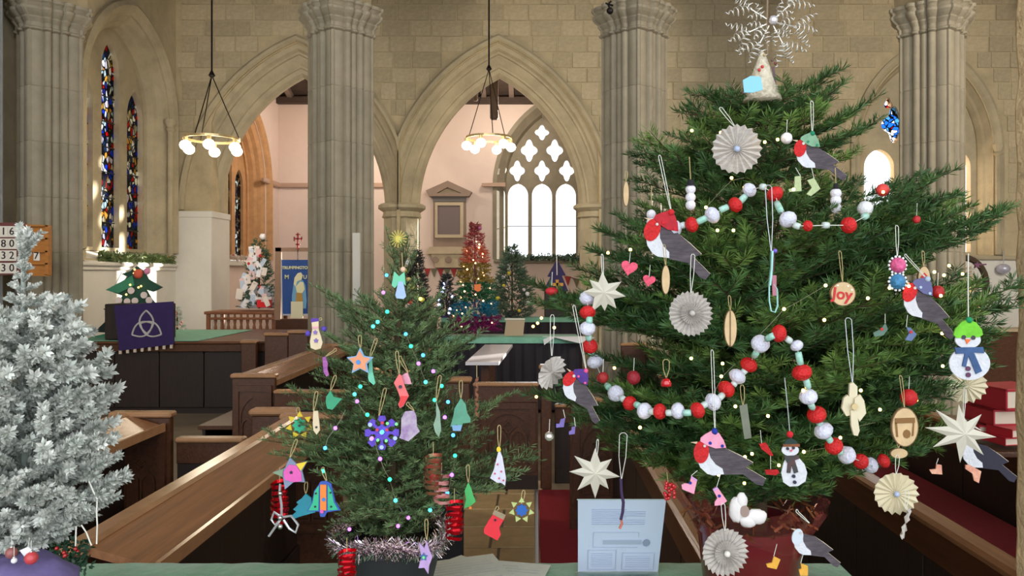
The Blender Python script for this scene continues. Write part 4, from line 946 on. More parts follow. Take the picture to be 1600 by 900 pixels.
boot('pink felt boot left of the other, below the pink hatted robin', X(BT, 1030, 640, 6), pinkf, 1.44, navy, (1090, 735), 'small felt boots', C('lilac_felt', (190, 150, 200), .9))
boot('pink felt boot right of the other, above the grey rosette', X([(500,745),(540,720),(590,790),(635,855),(590,892),(520,900),(520,865),(545,830)], 1030, 640, 6), pinkf, 1.43, navy, (1126, 740), 'small felt boots', C('lilac_felt', (190, 150, 200), .9))
gb = C('pale_green_felt', (172, 186, 140), .9, var=.15, scale=60)
boot('left one of two pale green boots under the green hatted robin', X([(850,455),(905,450),(912,590),(800,600),(790,575),(845,560)], 1100, 200, 6), gb, 1.62, None, (1243, 262), 'small felt boots')
boot('right one of two pale green boots under the green hatted robin', X([(965,490),(1030,470),(1090,570),(1000,640),(960,620),(1010,560)], 1100, 200, 6), gb, 1.62, None, (1268, 262), 'small felt boots')
pb_ = C('patchwork_print', (190, 110, 96), .9, col2=(226, 180, 150), scale=50)
boot('patterned boot lower right, right one of the pair under the dark bird', X([(1015,190),(1040,188),(1115,230),(1100,305),(1070,290),(1060,245),(1015,215)], 1260, 680, 4.09), pb_, 1.6, None, (1515, 716), 'small felt boots')
boot('patterned boot lower right, half in the needles', X([(830,185),(862,190),(866,250),(800,245),(785,220),(825,215)], 1260, 680, 4.09), pb_, 1.6, None, (1466, 716), 'small felt boots')
yb = C('mustard_felt', (214, 160, 60), .9, var=.15, scale=60)
boot('mustard yellow felt boot on the front of the red pot', [(1209,869),(1219,874),(1213,889),(1199,886),(1197,881),(1206,879)], yb, 1.44, None, (1214, 850), 'small felt boots')
boot('mustard yellow felt boot at the right foot of the red pot', [(1251,880),(1262,884),(1262,899),(1250,899),(1248,890),(1252,888)], yb, 1.45, None, (1256, 862), 'small felt boots')
boot('dark little boot right of the fir middle, left one of a pair', [(1383,505),(1387,514),(1380,524),(1366,526),(1364,520),(1376,514)], C('forest_felt', (90, 116, 104), .9, var=.2, scale=50), 1.55, C('red_bead', (190, 40, 40)), (1383, 490), 'small felt boots')
boot('blue grey little boot right of the fir middle, right one of a pair', [(1416,511),(1422,512),(1432,522),(1424,533),(1414,531),(1420,521)], C('steel_blue_felt', (96, 112, 150), .9, var=.2, scale=50), 1.55, C('red_bead', (190, 40, 40)), (1418, 492), 'small felt boots')
boot('left one of two tiny purple boots under the lowest left branch', [(876,655),(883,653),(881,667),(869,668),(869,662),(874,662)], C('violet_print', (110, 96, 160), .8, var=.3, scale=60), 1.6, None, (880, 640), 'small felt boots')
boot('right one of two tiny purple boots under the lowest left branch', [(893,667),(899,666),(898,678),(889,679),(889,674),(893,672)], C('violet_print', (110, 96, 160), .8), 1.6, None, (897, 652), 'small felt boots')
# snowmen
def button_line(o, pts, mt, r): 
    for x, y in pts: o.disc('button', mt, x, y, r, None, 1.6, 3, 12)
blk_ = C('black_button', (36, 24, 44), .4)
o = Orn('snowman_ornament', 'felt snowman with a lime green hat and blue scarf at the far right', 'ornament', 1514, 545, 1.50)
K = lambda p: X(p, 1200, 300, 3)
o.poly('body', felt_white, K(ell(944, 803, 96, 78, 28)), 2.4); o.poly('head', felt_white, K(ell(935, 693, 60, 40, 24)), 2.6, .5)
o.poly('hat', C('lime_felt', (110, 190, 50), .9, var=.2, scale=50), K([(866,668),(875,640),(905,608),(938,596),(972,612),(998,645),(1003,668),(985,680),(880,684)]), 3, 1.5)
o.ball('pompom', C('emerald_pompom', (20, 140, 90), .9), 1513, 500, 5, 2, .1)
sc = C('denim_scarf', (62, 88, 130), .95, var=.2, scale=60); o.poly('scarf', sc, K([(872,728),(1003,726),(1008,755),(960,752),(998,838),(970,852),(935,765),(922,820),(905,815),(918,756),(876,758)]), 3, 2)
o.poly('nose', C('carrot_felt', (226, 110, 50), .8), K([(918,688),(946,690),(928,712)]), 2, 2.5); button_line(o, K([(912, 680), (957, 682)]), blk_, 3.4); button_line(o, K([(933, 827), (934, 856)]), C('plum_button', (80, 20, 70), .4), 3.8)
o.line('thread', wstring, [(1513, 498), (1512.5, 450), (1513, 396)], .9)
o = Orn('snowman_ornament', 'felt snowman in a dark hat with red pompom, right of the pink hatted robin', 'ornament', 1239, 720, 1.42)
K = lambda p: X(p, 1180, 640, 6)
o.poly('body', felt_white, K([(300,430),(400,440),(460,510),(485,590),(470,670),(400,715),(320,720),(262,680),(243,590),(265,500)]), 2.4); o.poly('head', felt_white, K(ell(326, 378, 80, 55, 22)), 2.6, .5)
o.poly('hat', C('bottle_green_felt', (36, 56, 52), .9), K([(262,335),(285,285),(330,262),(375,285),(412,335)]), 2.6, 1); o.poly('hat_brim', C('rust_braid', (120, 70, 40), .8, var=.3, scale=80), K([(258,322),(412,318),(412,345),(258,345)]), 3, 1.5)
o.ball('pompom', C('scarlet_pompom', (200, 30, 40), .9), 1234, 678.5, 5.2, 1, .1)
gs = C('tartan_scarf', (40, 66, 66), .9, col2=(96, 60, 60), scale=60); o.poly('scarf', gs, K([(265,430),(402,425),(408,455),(365,470),(398,580),(360,594),(335,510),(325,590),(292,588),(300,500),(270,455)]), 3, 2)
o.poly('nose', C('pink_nose', (210, 96, 110), .8), K([(318,378),(350,368),(330,395)]), 2, 2.5); button_line(o, K([(298, 362), (352, 354)]), blk_, 2.4); button_line(o, K([(355, 620), (365, 676)]), C('navy_button', (26, 28, 60), .4), 2.8)
o.line('thread', sstring, [(1234, 676), (1231, 640), (1226, 590)], .7)
def ball_snowman(label, pts, r, d, hang, hatr=8):
    o = Orn('pompom_snowman', label, 'ornament', pts[0][0], pts[0][1], d, 'little snowmen of stacked white balls')
    for x, y in pts: o.ball('snowball', C('white_polystyrene', (222, 220, 228), .9, bump=.3, bscale=200), x, y, r, 0, .03, 14)
    if hatr: m = MB(); s = o.s; m.lathe([(hatr*1.1*s, 0), (hatr*1.1*s, 1.5*s), (hatr*.65*s, 1.5*s), (hatr*.6*s, 9*s)], (0, 0, r*.75*s), 14); m.build('black_hat', C('black_felt', (30, 28, 34), .9), o.t)
    o.line('thread', twine, [(pts[0][0], pts[0][1]-r-7), hang], .7); return o
ball_snowman('white ball snowman with black hat, above the left part of the upper garland', [(1079, 296), (1079, 308.5), (1079, 320.5)], 8, 1.60, (1077, 245))
ball_snowman('white ball snowman above the red hatted robin', [(1017.5, 335), (1017.5, 347.5), (1017, 359)], 7.6, 1.64, (1018, 290), 0)
ball_snowman('white ball snowman right of the upper garland, before the window glare', [(1306, 302), (1306, 313.5), (1306, 325)], 8.5, 1.60, (1305, 262), 6)
# wooden slices
def slice_(label, px, py, rx, ry, d, hang, holes=None):
    o = Orn('wood_slice', label, 'ornament', px, py, d, 'round slices of wood hung on the big fir'); o.poly('bark_rim', barkd, ell(px, py, rx, ry, 26), 4, 0); o.poly('slice_face', woodm, ell(px, py, rx*.92, ry*.95, 26), 4.6, .2); o.loop(hang, (px, py-ry), twine, 2); return o
DEPS = None
def text(name, body, size, mt, parent, mtx, ext=.0005, align='CENTER', bold=0):
    cu = bpy.data.curves.new(name, 'FONT'); cu.body = body; cu.size = size; cu.extrude = ext; cu.align_x = align; cu.align_y = 'CENTER'; cu.resolution_u = 3; cu.offset = bold
    tmp = bpy.data.objects.new('tmp', cu); COL.objects.link(tmp); bpy.context.view_layer.update()
    me = bpy.data.meshes.new_from_object(tmp.evaluated_get(bpy.context.evaluated_depsgraph_get())); bpy.data.objects.remove(tmp); me.name = name
    me.materials.clear(); me.materials.append(mt); o = bpy.data.objects.new(name, me); COL.objects.link(o); o.parent = parent; o.matrix_local = mtx; return o
FACE = Matrix.Rotation(PI/2, 4, 'X')
def otext(o, body, x, y, size, mt, off=3, rot=0, sc=(1, 1), name='lettering', bold=0):
    return text(name, body, size*o.s, mt, o.t, Matrix.Translation(((x-o.px)*o.s, -off*o.s, -(y-o.py)*o.s)) @ Matrix.Rotation(rot, 4, 'Y') @ FACE @ Matrix.Diagonal((sc[0], sc[1], 1, 1)), .4*o.s, bold=bold*o.s)
o = slice_('round wood slice with the word Joy painted in red', 1316.5, 459, 20, 19, 1.46, (1313, 395))
otext(o, 'Joy', 1315, 460, 25, C('red_paint', (190, 30, 34), .6), 3.2, .13, bold=.5)
for x, y in ((1308, 446), (1324, 447), (1330, 453)): o.disc('painted_dot', C('white_paint', (236, 236, 226), .6), x, y, 1.4, None, 1, 2.8, 8)
slice_('narrow wood slice turned edge on, above left of the layered rosette', 1040, 437, 6.5, 23, 1.50, (1038, 385))
o = slice_('oval wood slice turned sideways, right of the layered rosette', 1141, 513, 10, 29, 1.46, (1140, 465)); o.poly('burnt_line', barkd, [(1139.5, 486), (1141, 486), (1141, 541), (1139.5, 541)], 1, 3)
slice_('sliver of wood seen edge on at the upper left outline of the fir', 978, 303, 4.5, 20, 1.72, (979, 270))
o = slice_('oval wood slice painted with a red cap, beside the blue hatted robin', 1443, 437, 10, 21.5, 1.58, (1443, 395))
o.poly('painted_cap', C('red_paint', (190, 30, 34)), [(1437,433),(1443,426),(1450,434),(1444,440)], 1, 2.9); o.poly('painted_beard', C('grey_paint', (190, 186, 176), .8), [(1438,440),(1450,440),(1449,452),(1442,455)], 1, 2.8)
o = slice_('large oval wood slice with a burnt drawing, lower right above the cream rosette', 1413, 667, 21.5, 31, 1.46, (1408, 590))
bp_ = C('burnt_brown', (128, 92, 50), .8); o.polys('burnt_drawing', bp_, [[(1397,653),(1428,652),(1428,660),(1397,661)], [(1397,660),(1400,660),(1402,682),(1399,682)], [(1425,660),(1427,660),(1426,680),(1423,681)], ell(1415.5, 677.5, 6, 7, 8)], 1, 3)
o = slice_('wood slice seen from below under the large oval slice', 1404, 708, 14, 8, 1.56, (1404, 690))
# hanging oddments on the big fir
o = Orn('gem_ornament', 'pink gem above a blue gem, each ringed with white beads, right of the Joy slice', 'ornament', 1403, 428, 1.48)
for cy_, mt, rr_ in ((414.5, C('pink_glitter', (216, 90, 140), .5, var=.3, scale=120, bump=.5, bscale=150), 12), (440, C('blue_glitter', (60, 130, 176), .5, var=.3, scale=120, bump=.5, bscale=150), 12)):
    o.ball('gem', mt, 1403 if cy_ < 430 else 1402, cy_, rr_, 0, .03, 16)
    for k in range(14): a = 2*PI*k/14; o.ball('bead', C('white_pearl', (232, 232, 236), .3), 1402.5+13.6*math.cos(a), cy_+13.6*math.sin(a), 2.1, 0, 0, 8)
o.loop((1402, 355), (1402, 400), wstring, 2.4)
o = Orn('hanging_charm', 'slim turquoise ornament with silver threads hanging down the middle of the big fir', 'ornament', 1207, 440, 1.44)
tq = C('turquoise_card', (150, 206, 200), .5); o.poly('edge_strip', tq, [(1205,392),(1208,392),(1206,430),(1204,446),(1201,446),(1204,420)], 6); o.line('loop_wire', tq, [(1202, 445), (1202, 470), (1205, 486), (1211, 488), (1215, 478), (1214, 452), (1209, 444)], 1.3); o.poly('pink_tag', C('rose_tag', (170, 110, 124), .8), [(1206,430),(1213,430),(1213,462),(1207,462)], 2); o.line('dark_ribbon', C('plum_ribbon', (90, 50, 60), .8), [(1209, 396), (1208, 425)], 1.6); o.ball('purple_bead', C('violet_bead', (120, 90, 200), .4), 1211, 392, 3.5); o.loop((1201, 292), (1205, 392), sstring, 5, .7)
o = Orn('paper_flower', 'cream propeller shaped flower of folded paper, right of the lower garland loop', 'ornament', 1332, 637, 1.45)
for k, pts in enumerate(([(1328,600),(1333,597),(1340,604),(1340,630),(1332,634),(1327,625)], [(1318,622),(1324,617),(1331,626),(1331,648),(1322,650),(1315,638)], [(1334,622),(1343,616),(1349,626),(1352,645),(1342,658),(1334,645)], [(1327,640),(1336,640),(1341,672),(1338,680),(1332,679),(1328,664)])): o.poly('petal', cream, pts, 5, k*2-3)
o.disc('flower_centre', C('gold_button', (200, 180, 130), .5), 1332, 634, 5, None, 3, 8); o.loop((1326, 500), (1332, 597), sstring, 5, .7)
for lb, px, py, pts, d, mt in (('flat grey strip hanging below the bead garland, right of the pink robin', 1163, 655, [(1155,634),(1167,631),(1174,684),(1163,686)], 1.47, C('grey_wood_strip', (112, 116, 100), .8, var=.2, scale=30)),):
    o = Orn('wood_strip', lb, 'ornament', px, py, d); o.poly('strip', mt, pts, 3); o.loop((1160, 605), (1161, 633), twine, 3)
o = Orn('paper_bow', 'white paper bow tied at the rim of the red pot', 'bow', 1166, 800, 1.47)
wp = C('white_crepe', (222, 218, 216), .7, var=.08, scale=30); 
for c in ((1150, 795, 12, 20, .5), (1180, 806, 18, 12, .5), (1168, 812, 14, 11, 0), (1158, 782, 9, 14, .3)):
    m = MB(); m.sphere(((c[0]-o.px)*o.s, -4*o.s, -(c[1]-o.py)*o.s), (c[2]*o.s, 6*o.s, c[3]*o.s), 14, 8, .10); m.build('bow_loop', wp, o.t, smooth=2)
o.disc('bow_knot', C('taupe_felt', (150, 130, 120), .9), 1161, 796, 7, 9, 3, 9)
o = Orn('twisted_charm', 'dark purple twisted charm with an orange tail hanging in front of the notice', 'ornament', 972, 790, 1.58)
o.line('twist', C('aubergine_cord', (52, 34, 72), .7), [(970, 748), (971, 770), (974, 785), (973, 800), (970, 812)], 2.4, 8); o.line('orange_tail', C('orange_tail', (190, 110, 90), .7), [(970, 810), (972, 818), (968, 826)], 2, 6); o.loop((974, 680), (971, 748), wstring, 6)
o = Orn('red_cluster', 'cluster of shiny red beads right of the notice', 'ornament', 1046, 768, 1.6)
rgx = random.Random(8)
for k in range(22): o.ball('red_bead', C('shiny_red', (190, 16, 30), .15, coat=1), 1046+rgx.uniform(-8, 8), 768+rgx.uniform(-13, 13), 3.2, rgx.uniform(-4, 4), 0, 8)
o.line('thread', twine, [(1044, 756), (1042, 738)], .6)
o = Orn('crystal_bauble', 'small clear crystal ball under the lowest left branch of the big fir', 'bauble', 858, 682, 1.6); o.ball('crystal', C('cut_crystal', (225, 222, 210), .08, metal=.7), 858, 682, 7.5, 0, .12, 10); o.line('thread', wstring, [(858, 675), (859, 655)], .5)
o = Orn('red_bell', 'small shiny red bell hanging above the lower bead garland', 'bell', 1041, 598, 1.47); m = MB(); s = o.s; m.lathe([(8.5*s, -5*s), (8*s, 0), (6*s, 5*s), (2*s, 7*s)], (0, 0, 0), 16); m.build('bell_body', C('shiny_red', (190, 16, 30)), o.t, smooth=2); o.loop((1041, 565), (1041, 590), twine, 5)
# hearts
def heart(cx, cy, r, rot=0):
    o_ = []
    for i in range(24):
        t = 2*PI*i/24; x = 16*math.sin(t)**3; y = -(13*math.cos(t)-5*math.cos(2*t)-2*math.cos(3*t)-math.cos(4*t)); x, y = x/16*r, y/16*r; o_.append((cx+x*math.cos(rot)-y*math.sin(rot), cy+x*math.sin(rot)+y*math.cos(rot)))
    return o_
for lb, x, y, r in (('upper of two pink glitter hearts at the left of the big fir', 983, 418, 13), ('lower of two pink glitter hearts at the left of the big fir', 1014, 438, 10)):
    o = Orn('glitter_heart', lb, 'ornament', x, y, 1.60, 'pink glitter hearts'); o.poly('heart', C('rose_glitter', (216, 70, 100), .5, var=.35, scale=140), heart(x, y, r, .2), 3); o.line('thread', wstring, [(x, y-r*.4), (x+2, y-24)], .5)
for lb, x, y, r, d, col in (('white ball put in for a spot of glare, left of the green hatted robin', 1229, 216, 9, 1.66, (240, 236, 240)), ('dim red pompom among the needles left of the lower garland', 942, 590, 9, 1.62, (150, 30, 30)), ('red pompom in the glare of the right window', 1379, 297, 10, 1.66, (214, 70, 66)), ('small red pompom at the right end of the upper branches', 1432, 343, 6, 1.68, (190, 40, 44)), ('red felt cap shape sitting on the left branch before the purple cushion tree', 862, 455, 10, 1.78, (190, 30, 44)), ('dark red bauble at the left above the lower garland', 990, 590, 11, 1.62, (140, 20, 34)), ('red bauble glowing by the big oval slice', 1420, 621, 13, 1.58, (190, 20, 26)), ('red bauble behind the oval painted slice', 1465, 456, 10, 1.62, (160, 20, 30)), ('white ball behind the upper garland end', 1352, 326, 12, 1.62, (226, 228, 230))):  # the white ball by the robin stands for a spot of glare
    o = Orn('hanging_ball', lb, 'bauble', x, y, d); o.ball('ball', C('ball_%d_%d_%d' % col, col, .6, bump=.3, bscale=200), x, y, r, 0, .05, 14, .62 if 'cap' in lb else 1); o.line('thread', wstring, [(x, y-r+1), (x+1, y-r-20)], .5)
o = Orn('felt_charm', 'small red felt bird shape left of the dark hatted snowman', 'ornament', 1196, 700, 1.5); o.poly('felt', felt_red, X([(935,320),(1000,310),(1070,430),(1040,432),(960,370)], 1030, 640, 6), 3); o.line('thread', wstring, [(1190, 693), (1188, 672)], .5)
o = Orn('felt_charm', 'small red candy shaped ornament beside the dark hatted snowman', 'ornament', 1206, 737, 1.5); o.poly('felt', felt_red, X([(990,565),(1110,560),(1125,590),(1090,615),(1000,605)], 1030, 640, 6), 3); o.line('thread', wstring, [(1204, 733), (1204, 712)], .5)
# ---- garland of pompoms and beads
def garland(label, beads, dfun):
    d0 = dfun(*beads[0][:2]); o = thing('bead_garland', label, 'garland', P(beads[0][0], beads[0][1], d0)); base = o.location.copy(); pts = []
    gm = {'w': C('white_wool_pompom', (214, 216, 232), .95, bump=.5, bscale=160), 'r': C('red_glitter_bead', (200, 18, 22), .55, var=.25, scale=200, bump=.5, bscale=220), 't': C('pearly_green_straw', (120, 190, 165), .25, col2=(190, 220, 214), scale=60), 's': C('pearly_clear_straw', (196, 210, 206), .2)}
    ps = [P(b[0], b[1], dfun(b[0], b[1])) for b in beads]
    for i, (x, y, k, r) in enumerate(beads):
        p = ps[i]-base; s = dfun(x, y)/F
        if k in 'wr':
            dr = (ps[min(i+1, len(ps)-1)]-ps[max(i-1, 0)]).normalized(); R = dr.to_track_quat('Z', 'Y').to_matrix().to_4x4()
            m = MB(); m.sphere((0, 0, 0), (r*s, r*s, r*s*.80), 16, 10, .045 if k == 'w' else .02, rgx); b = m.build('white_pompom' if k == 'w' else 'red_bead', gm[k], o, smooth=2); b.matrix_local = Matrix.Translation(p) @ R
        else:
            a = ps[max(i-1, 0)]-base; c = ps[min(i+1, len(ps)-1)]-base; dr = (c-a).normalized(); m = MB(); m.tube([p-dr*r*s, p-dr*r*s*.3, p+dr*r*s*.3, p+dr*r*s], [5.0*s, 5.4*s, 5.4*s, 5.0*s], 10); m.build('straw_piece', gm[k], o, smooth=2)
        pts.append(p)
    m = MB(); m.tube(pts, .0009, 4); m.build('cord', wstring, o); return o
GB = [(918,466,'w',13),(918,488,'r',12.5),(921,500,'t',5),(918,513,'w',12.5),(920,528,'t',5),(922,541,'r',12),(924,552,'t',4),(930,565,'w',13),(940,590,'r',8),(950,604,'t',8),(962,615,'w',13),(973,623,'s',5),(984,630,'r',11.5),(996,633,'t',5),(1007,642,'w',13),(1019,643,'s',5),(1031,643,'r',12.5),(1046,645,'s',5),(1059,642,'w',13),(1074,645,'t',6),(1090,641,'r',13),(1100,633,'s',6),(1114,628,'w',14),(1126,620,'s',6),(1135,608,'r',14),(1147,600,'s',3),(1152,588,'w',13.5),(1163,580,'s',5),(1170,570,'r',13.5),(1180,554,'t',7),(1188,537,'w',14.5),(1203,527,'t',8),(1217,521,'r',14),(1232,531,'s',5),(1245,540,'w',10),(1249,560,'t',10),(1253,582,'r',15.5),(1261,599,'t',8),(1263,620,'w',14),(1268,634,'t',6),(1276,648,'r',15),(1280,660,'t',4),(1287,673,'w',15),(1296,687,'t',5),(1303,697,'r',14),(1312,706,'t',4),(1323,711,'w',14),(1345,721,'r',12),(1360,727,'w',12.5),(1381,720,'r',11)]
garland('lower looping garland of white pompoms, red glitter beads and pearly straws on the big fir', GB, lambda x, y: zf(x, y)-.015)
GA = [(1035,350,'r',13),(1045,356,'t',5),(1055,356,'w',12.5),(1067,352,'s',4),(1081,351,'r',12.5),(1096,344,'t',9),(1113,336,'w',13.5),(1131,326,'t',7),(1149,320,'r',12.5),(1160,311,'t',7),(1171,297,'w',11.5),(1192,292,'s',4),(1211,303,'r',13),(1217,324,'t',11),(1231,343,'w',14),(1245,353,'s',5),(1262,353,'r',9),(1290,352,'s',5),(1326,352,'r',13),(1352,338,'t',6)]
garland('upper garland of white pompoms, red glitter beads and pearly straws on the big fir', GA, lambda x, y: zf(x, y)-.02)
# ---- topper: cone angel and curly wire snowflake
o = Orn('cone_topper', 'glittery fabric cone sitting on the tip of the big fir', 'tree topper', 1186, 120, 1.79)
conem = C('sequinned_fabric', (180, 170, 142), .6, col2=(226, 216, 196), scale=90, bump=.6, bscale=90); m = MB(); s = o.s
m.lathe([(30*s, -38*s), (21*s, -10*s), (12*s, 15*s), (4*s, 36*s), (.5*s, 40*s)], (5*s, 0, 0), 20); m.build('cone', conem, o.t, smooth=2)
for x, y, c in ((1187, 108, (200, 60, 60)), (1182, 113, (200, 70, 60)), (1202, 98, (110, 80, 76)), (1207, 103, (120, 60, 60)), (1190, 90, (180, 160, 120)), (1193, 135, (160, 120, 96)), (1158, 148, (110, 100, 130))): o.ball('sequin', C('sequin_%d' % c[0], c, .3), x, y, 2.6, 14, .1, 8)
o.poly('blue_card', C('sky_blue_card', (130, 196, 226), .6), [(1136,148),(1147,142),(1162,143),(1165,162),(1150,166),(1138,166)], 2, 90); o.polys('cord', C('dark_cord', (96, 74, 84), .8), [[(1202,108),(1205,108),(1209,138),(1206,138)]], 2, 14)
o = Orn('snowflake_topper', 'large curly silver wire snowflake above the tip of the big fir', 'tree topper', 1205, 34, 1.84)
wire = C('silver_curl_wire', (226, 222, 212), .25, metal=.5); m0 = o.line('stem', C('grey_stem', (140, 120, 96), .6), [(1199, 84), (1198, 40), (1200, -30)], 1.4)
o.ball('centre_jewel', C('clear_jewel', (236, 232, 240), .15, metal=.5), 1207, 33, 7, 4, .1, 10)
def curl(p0, p1, r, turns, fr=.5):
    m = MB(); n = int(turns*9); q = []
    dx, dy = p1[0]-p0[0], p1[1]-p0[1]; L = math.hypot(dx, dy); ux, uy = dx/L, dy/L
    for i in range(n+1):
        t = i/n; a = 2*PI*turns*t; rr = r*(.25+.75*math.sin(PI*min(1, t*1.15)) if fr == .5 else t)
        x = p0[0]+dx*t-uy*rr*math.cos(a); y = p0[1]+dy*t+ux*rr*math.cos(a); q.append(((x-o.px)*o.s, rr*math.sin(a)*o.s, -(y-o.py)*o.s))
    m.tube(q, .85*o.s, 5); m.build('wire_curl', wire, o.t, smooth=2)
for k in range(6):
    a = math.radians([12, 62, 118, 155, 212, 318][k]); arm = 38
    cx, cy = 1205+arm*math.cos(a), 34+arm*math.sin(a); o.line('arm', wire, [(1205+7*math.cos(a), 34+7*math.sin(a)), (cx, cy)], 1.1)
    for j, (da, L) in enumerate(((-.75, 40), (0, 36), (.75, 40))): curl((cx, cy), (cx+L*math.cos(a+da), cy+L*math.sin(a+da)), 7.5, 5)
    for da in (-.55, .55): curl((1205+15*math.cos(a), 34+15*math.sin(a)), (1205+15*math.cos(a)+24*math.cos(a+da), 34+15*math.sin(a)+24*math.sin(a+da)), 6, 3.5)
# ---- warm fairy lights on the big fir
warm = emat('warm_bulb', (255, 196, 96), 14)
t = thing('fairy_lights', 'warm white fairy lights threaded through the big fir', 'lights', P(1143, 278, 1.55)); base = t.location.copy()
bulbs = [(1103,324),(1143,278),(1161,218),(1215,218),(1195,222),(1121,360),(1146,360),(1290,446),(1288,500),(1225,483),(1127,588),(1149,635),(1129,568),(1218,300),(1313,684),(1256,706),(1217,727),(1123,742),(1163,755),(1175,709),(1164,714),(1432,625),(1472,521),(1473,572),(1356,466),(1470,462),(1460,425),(1475,430),(1504,428),(1380,300),(1240,296),(1163,293),(1081,204),(1126,207),(866,512),(840,505),(833,510),(846,497),(960,575),(905,600),(838,620),(1000,668),(1390,450),(1420,447),(1483,415),(1522,560),(1255,610),(985,390),(950,395),(1345,610),(1375,640),(1080,560),(1200,650)]
bm = MB(); bm.sphere((0, 0, 0), .0034, 8, 6); bme = bm.mesh('bulb', warm, True)
for x, y in bulbs: inst(bme, 'bulb', t, loc=P(x, y, zf(x, y)-.005)-base)
gw = C('thin_green_wire', (60, 80, 50), .5); cw = C('clear_wire', (110, 110, 84), .3)
for seq in (((1103,324),(1125,300),(1143,282),(1163,278)), ((1225,483),(1205,505),(1188,522)), ((1149,568),(1129,588),(1110,625),(1085,640)), ((1313,684),(1290,700),(1256,706)), ((1290,446),(1250,470),(1225,483)), ((1368,660),(1345,665),(1330,670))):
    m = MB(); m.tube([P(x, y, zf(x, y)-.005)-base for x, y in seq], .0006, 5); m.build('wire', cw, t)
# ================= ornaments of the small fir (crop coordinates converted to photo pixels)
A6 = lambda p: X(p, 400, 600, 3); A5 = lambda p: X(p, 420, 460, 6); A5b = lambda p: X(p, 400, 640, 4.5)
GS = 'painted wooden shapes on the small fir'
def shape(name, label, pts, mt, hang, parts=(), th=3, d=None, mtw=None, grp=GS, bottom=None):
    cx = sum(p[0] for p in pts)/len(pts); cy = sum(p[1] for p in pts)/len(pts); d = d or zs(cx, cy)-.02
    o = Orn(name, label, 'ornament', cx, cy, d, grp); o.poly('board', mt, pts, th, 0)
    for nm, pm_, pp, off in parts: o.polys(nm, pm_, pp, 1.4, off)
    top = min(pts, key=lambda p: p[1]); o.loop(hang, top, mtw or twine, 2.5, .7); return o
jewel = C('blue_jewel', (60, 130, 200), .2); darkb = C('dark_bead', (30, 26, 50), .3); lilac = C('lilac_paint', (180, 150, 200), .6, var=.15, scale=40); teal = C('teal_paint', (60, 170, 150), .6, var=.12, scale=40)
peach = C('terracotta_paint', (222, 150, 110), .7, var=.08, scale=40); sky = C('sky_blue_paint', (130, 170, 210), .6); purp = C('purple_glitter', (88, 60, 180), .5, var=.3, scale=120); pinkp = C('pink_paint', (214, 90, 170), .6, var=.1, scale=40)
shape('wooden_star', 'orange wooden star with a blue jewel, upper left of the small fir', star(563, 565, 22, 11), sky, (562, 527), [('painted_face', peach, [star(562.5, 565, 17.5, 9.5)], 2), ('jewel', jewel, [ell(560.5, 565.5, 3.6, 3.6, 10)], 3.2)])
shape('wooden_stocking', 'red painted stocking with a dark bead in the upper middle of the small fir', X([(72,545),(110,480),(130,495),(150,570),(180,640),(140,715),(115,728),(103,700),(120,660),(95,590)], 600, 480, 4.62), C('salmon_paint', (226, 110, 110), .6, var=.1, scale=40), (620, 552), [('toe', C('coral_red', (222, 60, 64), .6), [X([(122,640),(172,640),(172,655),(138,708),(118,718),(110,698)], 600, 480, 4.62)], 2), ('bead', darkb, [ell(626, 604, 2.8, 2.8, 8)], 3)])
def flake(cx, cy, R, n=6, rot=0):
    o_ = []
    for i in range(n):
        for da, rr in ((-.20, .42), (-.13, .62), (-.30, .80), (-.18, 1.0), (.18, 1.0), (.30, .80), (.13, .62), (.20, .42)):
            a = rot+2*PI*i/n+da; o_.append((cx+R*rr*math.cos(a), cy+R*rr*math.sin(a)))
    return o_
o = shape('wooden_snowflake', 'large purple glitter snowflake with coloured gems, middle of the small fir', flake(597, 676, 27, 8, PI/2), purp, (601, 610), [('gem', C('red_gem', (200, 30, 70), .2), [ell(x, y, 2.6, 2.6, 8) for x, y in ((590, 671), (605, 671), (598, 660))], 3), ('gem', C('green_gem', (120, 230, 140), .2), [ell(x, y, 2.6, 2.6, 8) for x, y in ((591, 687), (604, 688), (620, 662), (606, 661))], 3), ('gem', C('pale_gem', (170, 190, 240), .15), [ell(x, y, 3.4, 3.4, 8) for x, y in ((597, 675), (579, 663), (581, 685), (597, 698), (618, 684))], 3)])
shape('felt_bell', 'white and purple marbled bell, right of the purple snowflake', A6([(680,230),(682,160),(700,128),(740,124),(752,150),(755,200),(768,222),(715,268),(672,252)]), C('marbled_felt', (196, 190, 196), .85, col2=(140, 104, 160), scale=35), (637, 632))
shape('tree_cutout', 'green wooden tree shape hanging in the gap right of the small fir', X([(555,655),(590,700),(600,760),(625,800),(625,830),(570,838),(560,870),(530,868),(530,845),(478,862),(500,790),(510,730)], 600, 480, 4.62), C('sage_tree_paint', (92, 156, 128), .7, var=.15, scale=30), (720, 598), [('stand', sky, [[(706,664),(722,664),(720,673),(708,673)]], 1)], d=1.72)
o = shape('wooden_snowflake', 'green star on yellow snow crystals at the left of the small fir', star(468.5, 664.5, 12, 8.5, 8), C('jade_paint', (48, 176, 130), .6), (465, 640), [('bead', darkb, [ell(468.5, 664.5, 2, 2, 8)], 3)])
for k in range(7): a = 2*PI*k/7-PI/2; x, y = 468.5+16.5*math.cos(a), 664.5+16.5*math.sin(a); o.poly('crystal', C('sunny_yellow', (226, 196, 50), .6), star(x, y, 5.8, 3, 3, a), 2.6, -.2)
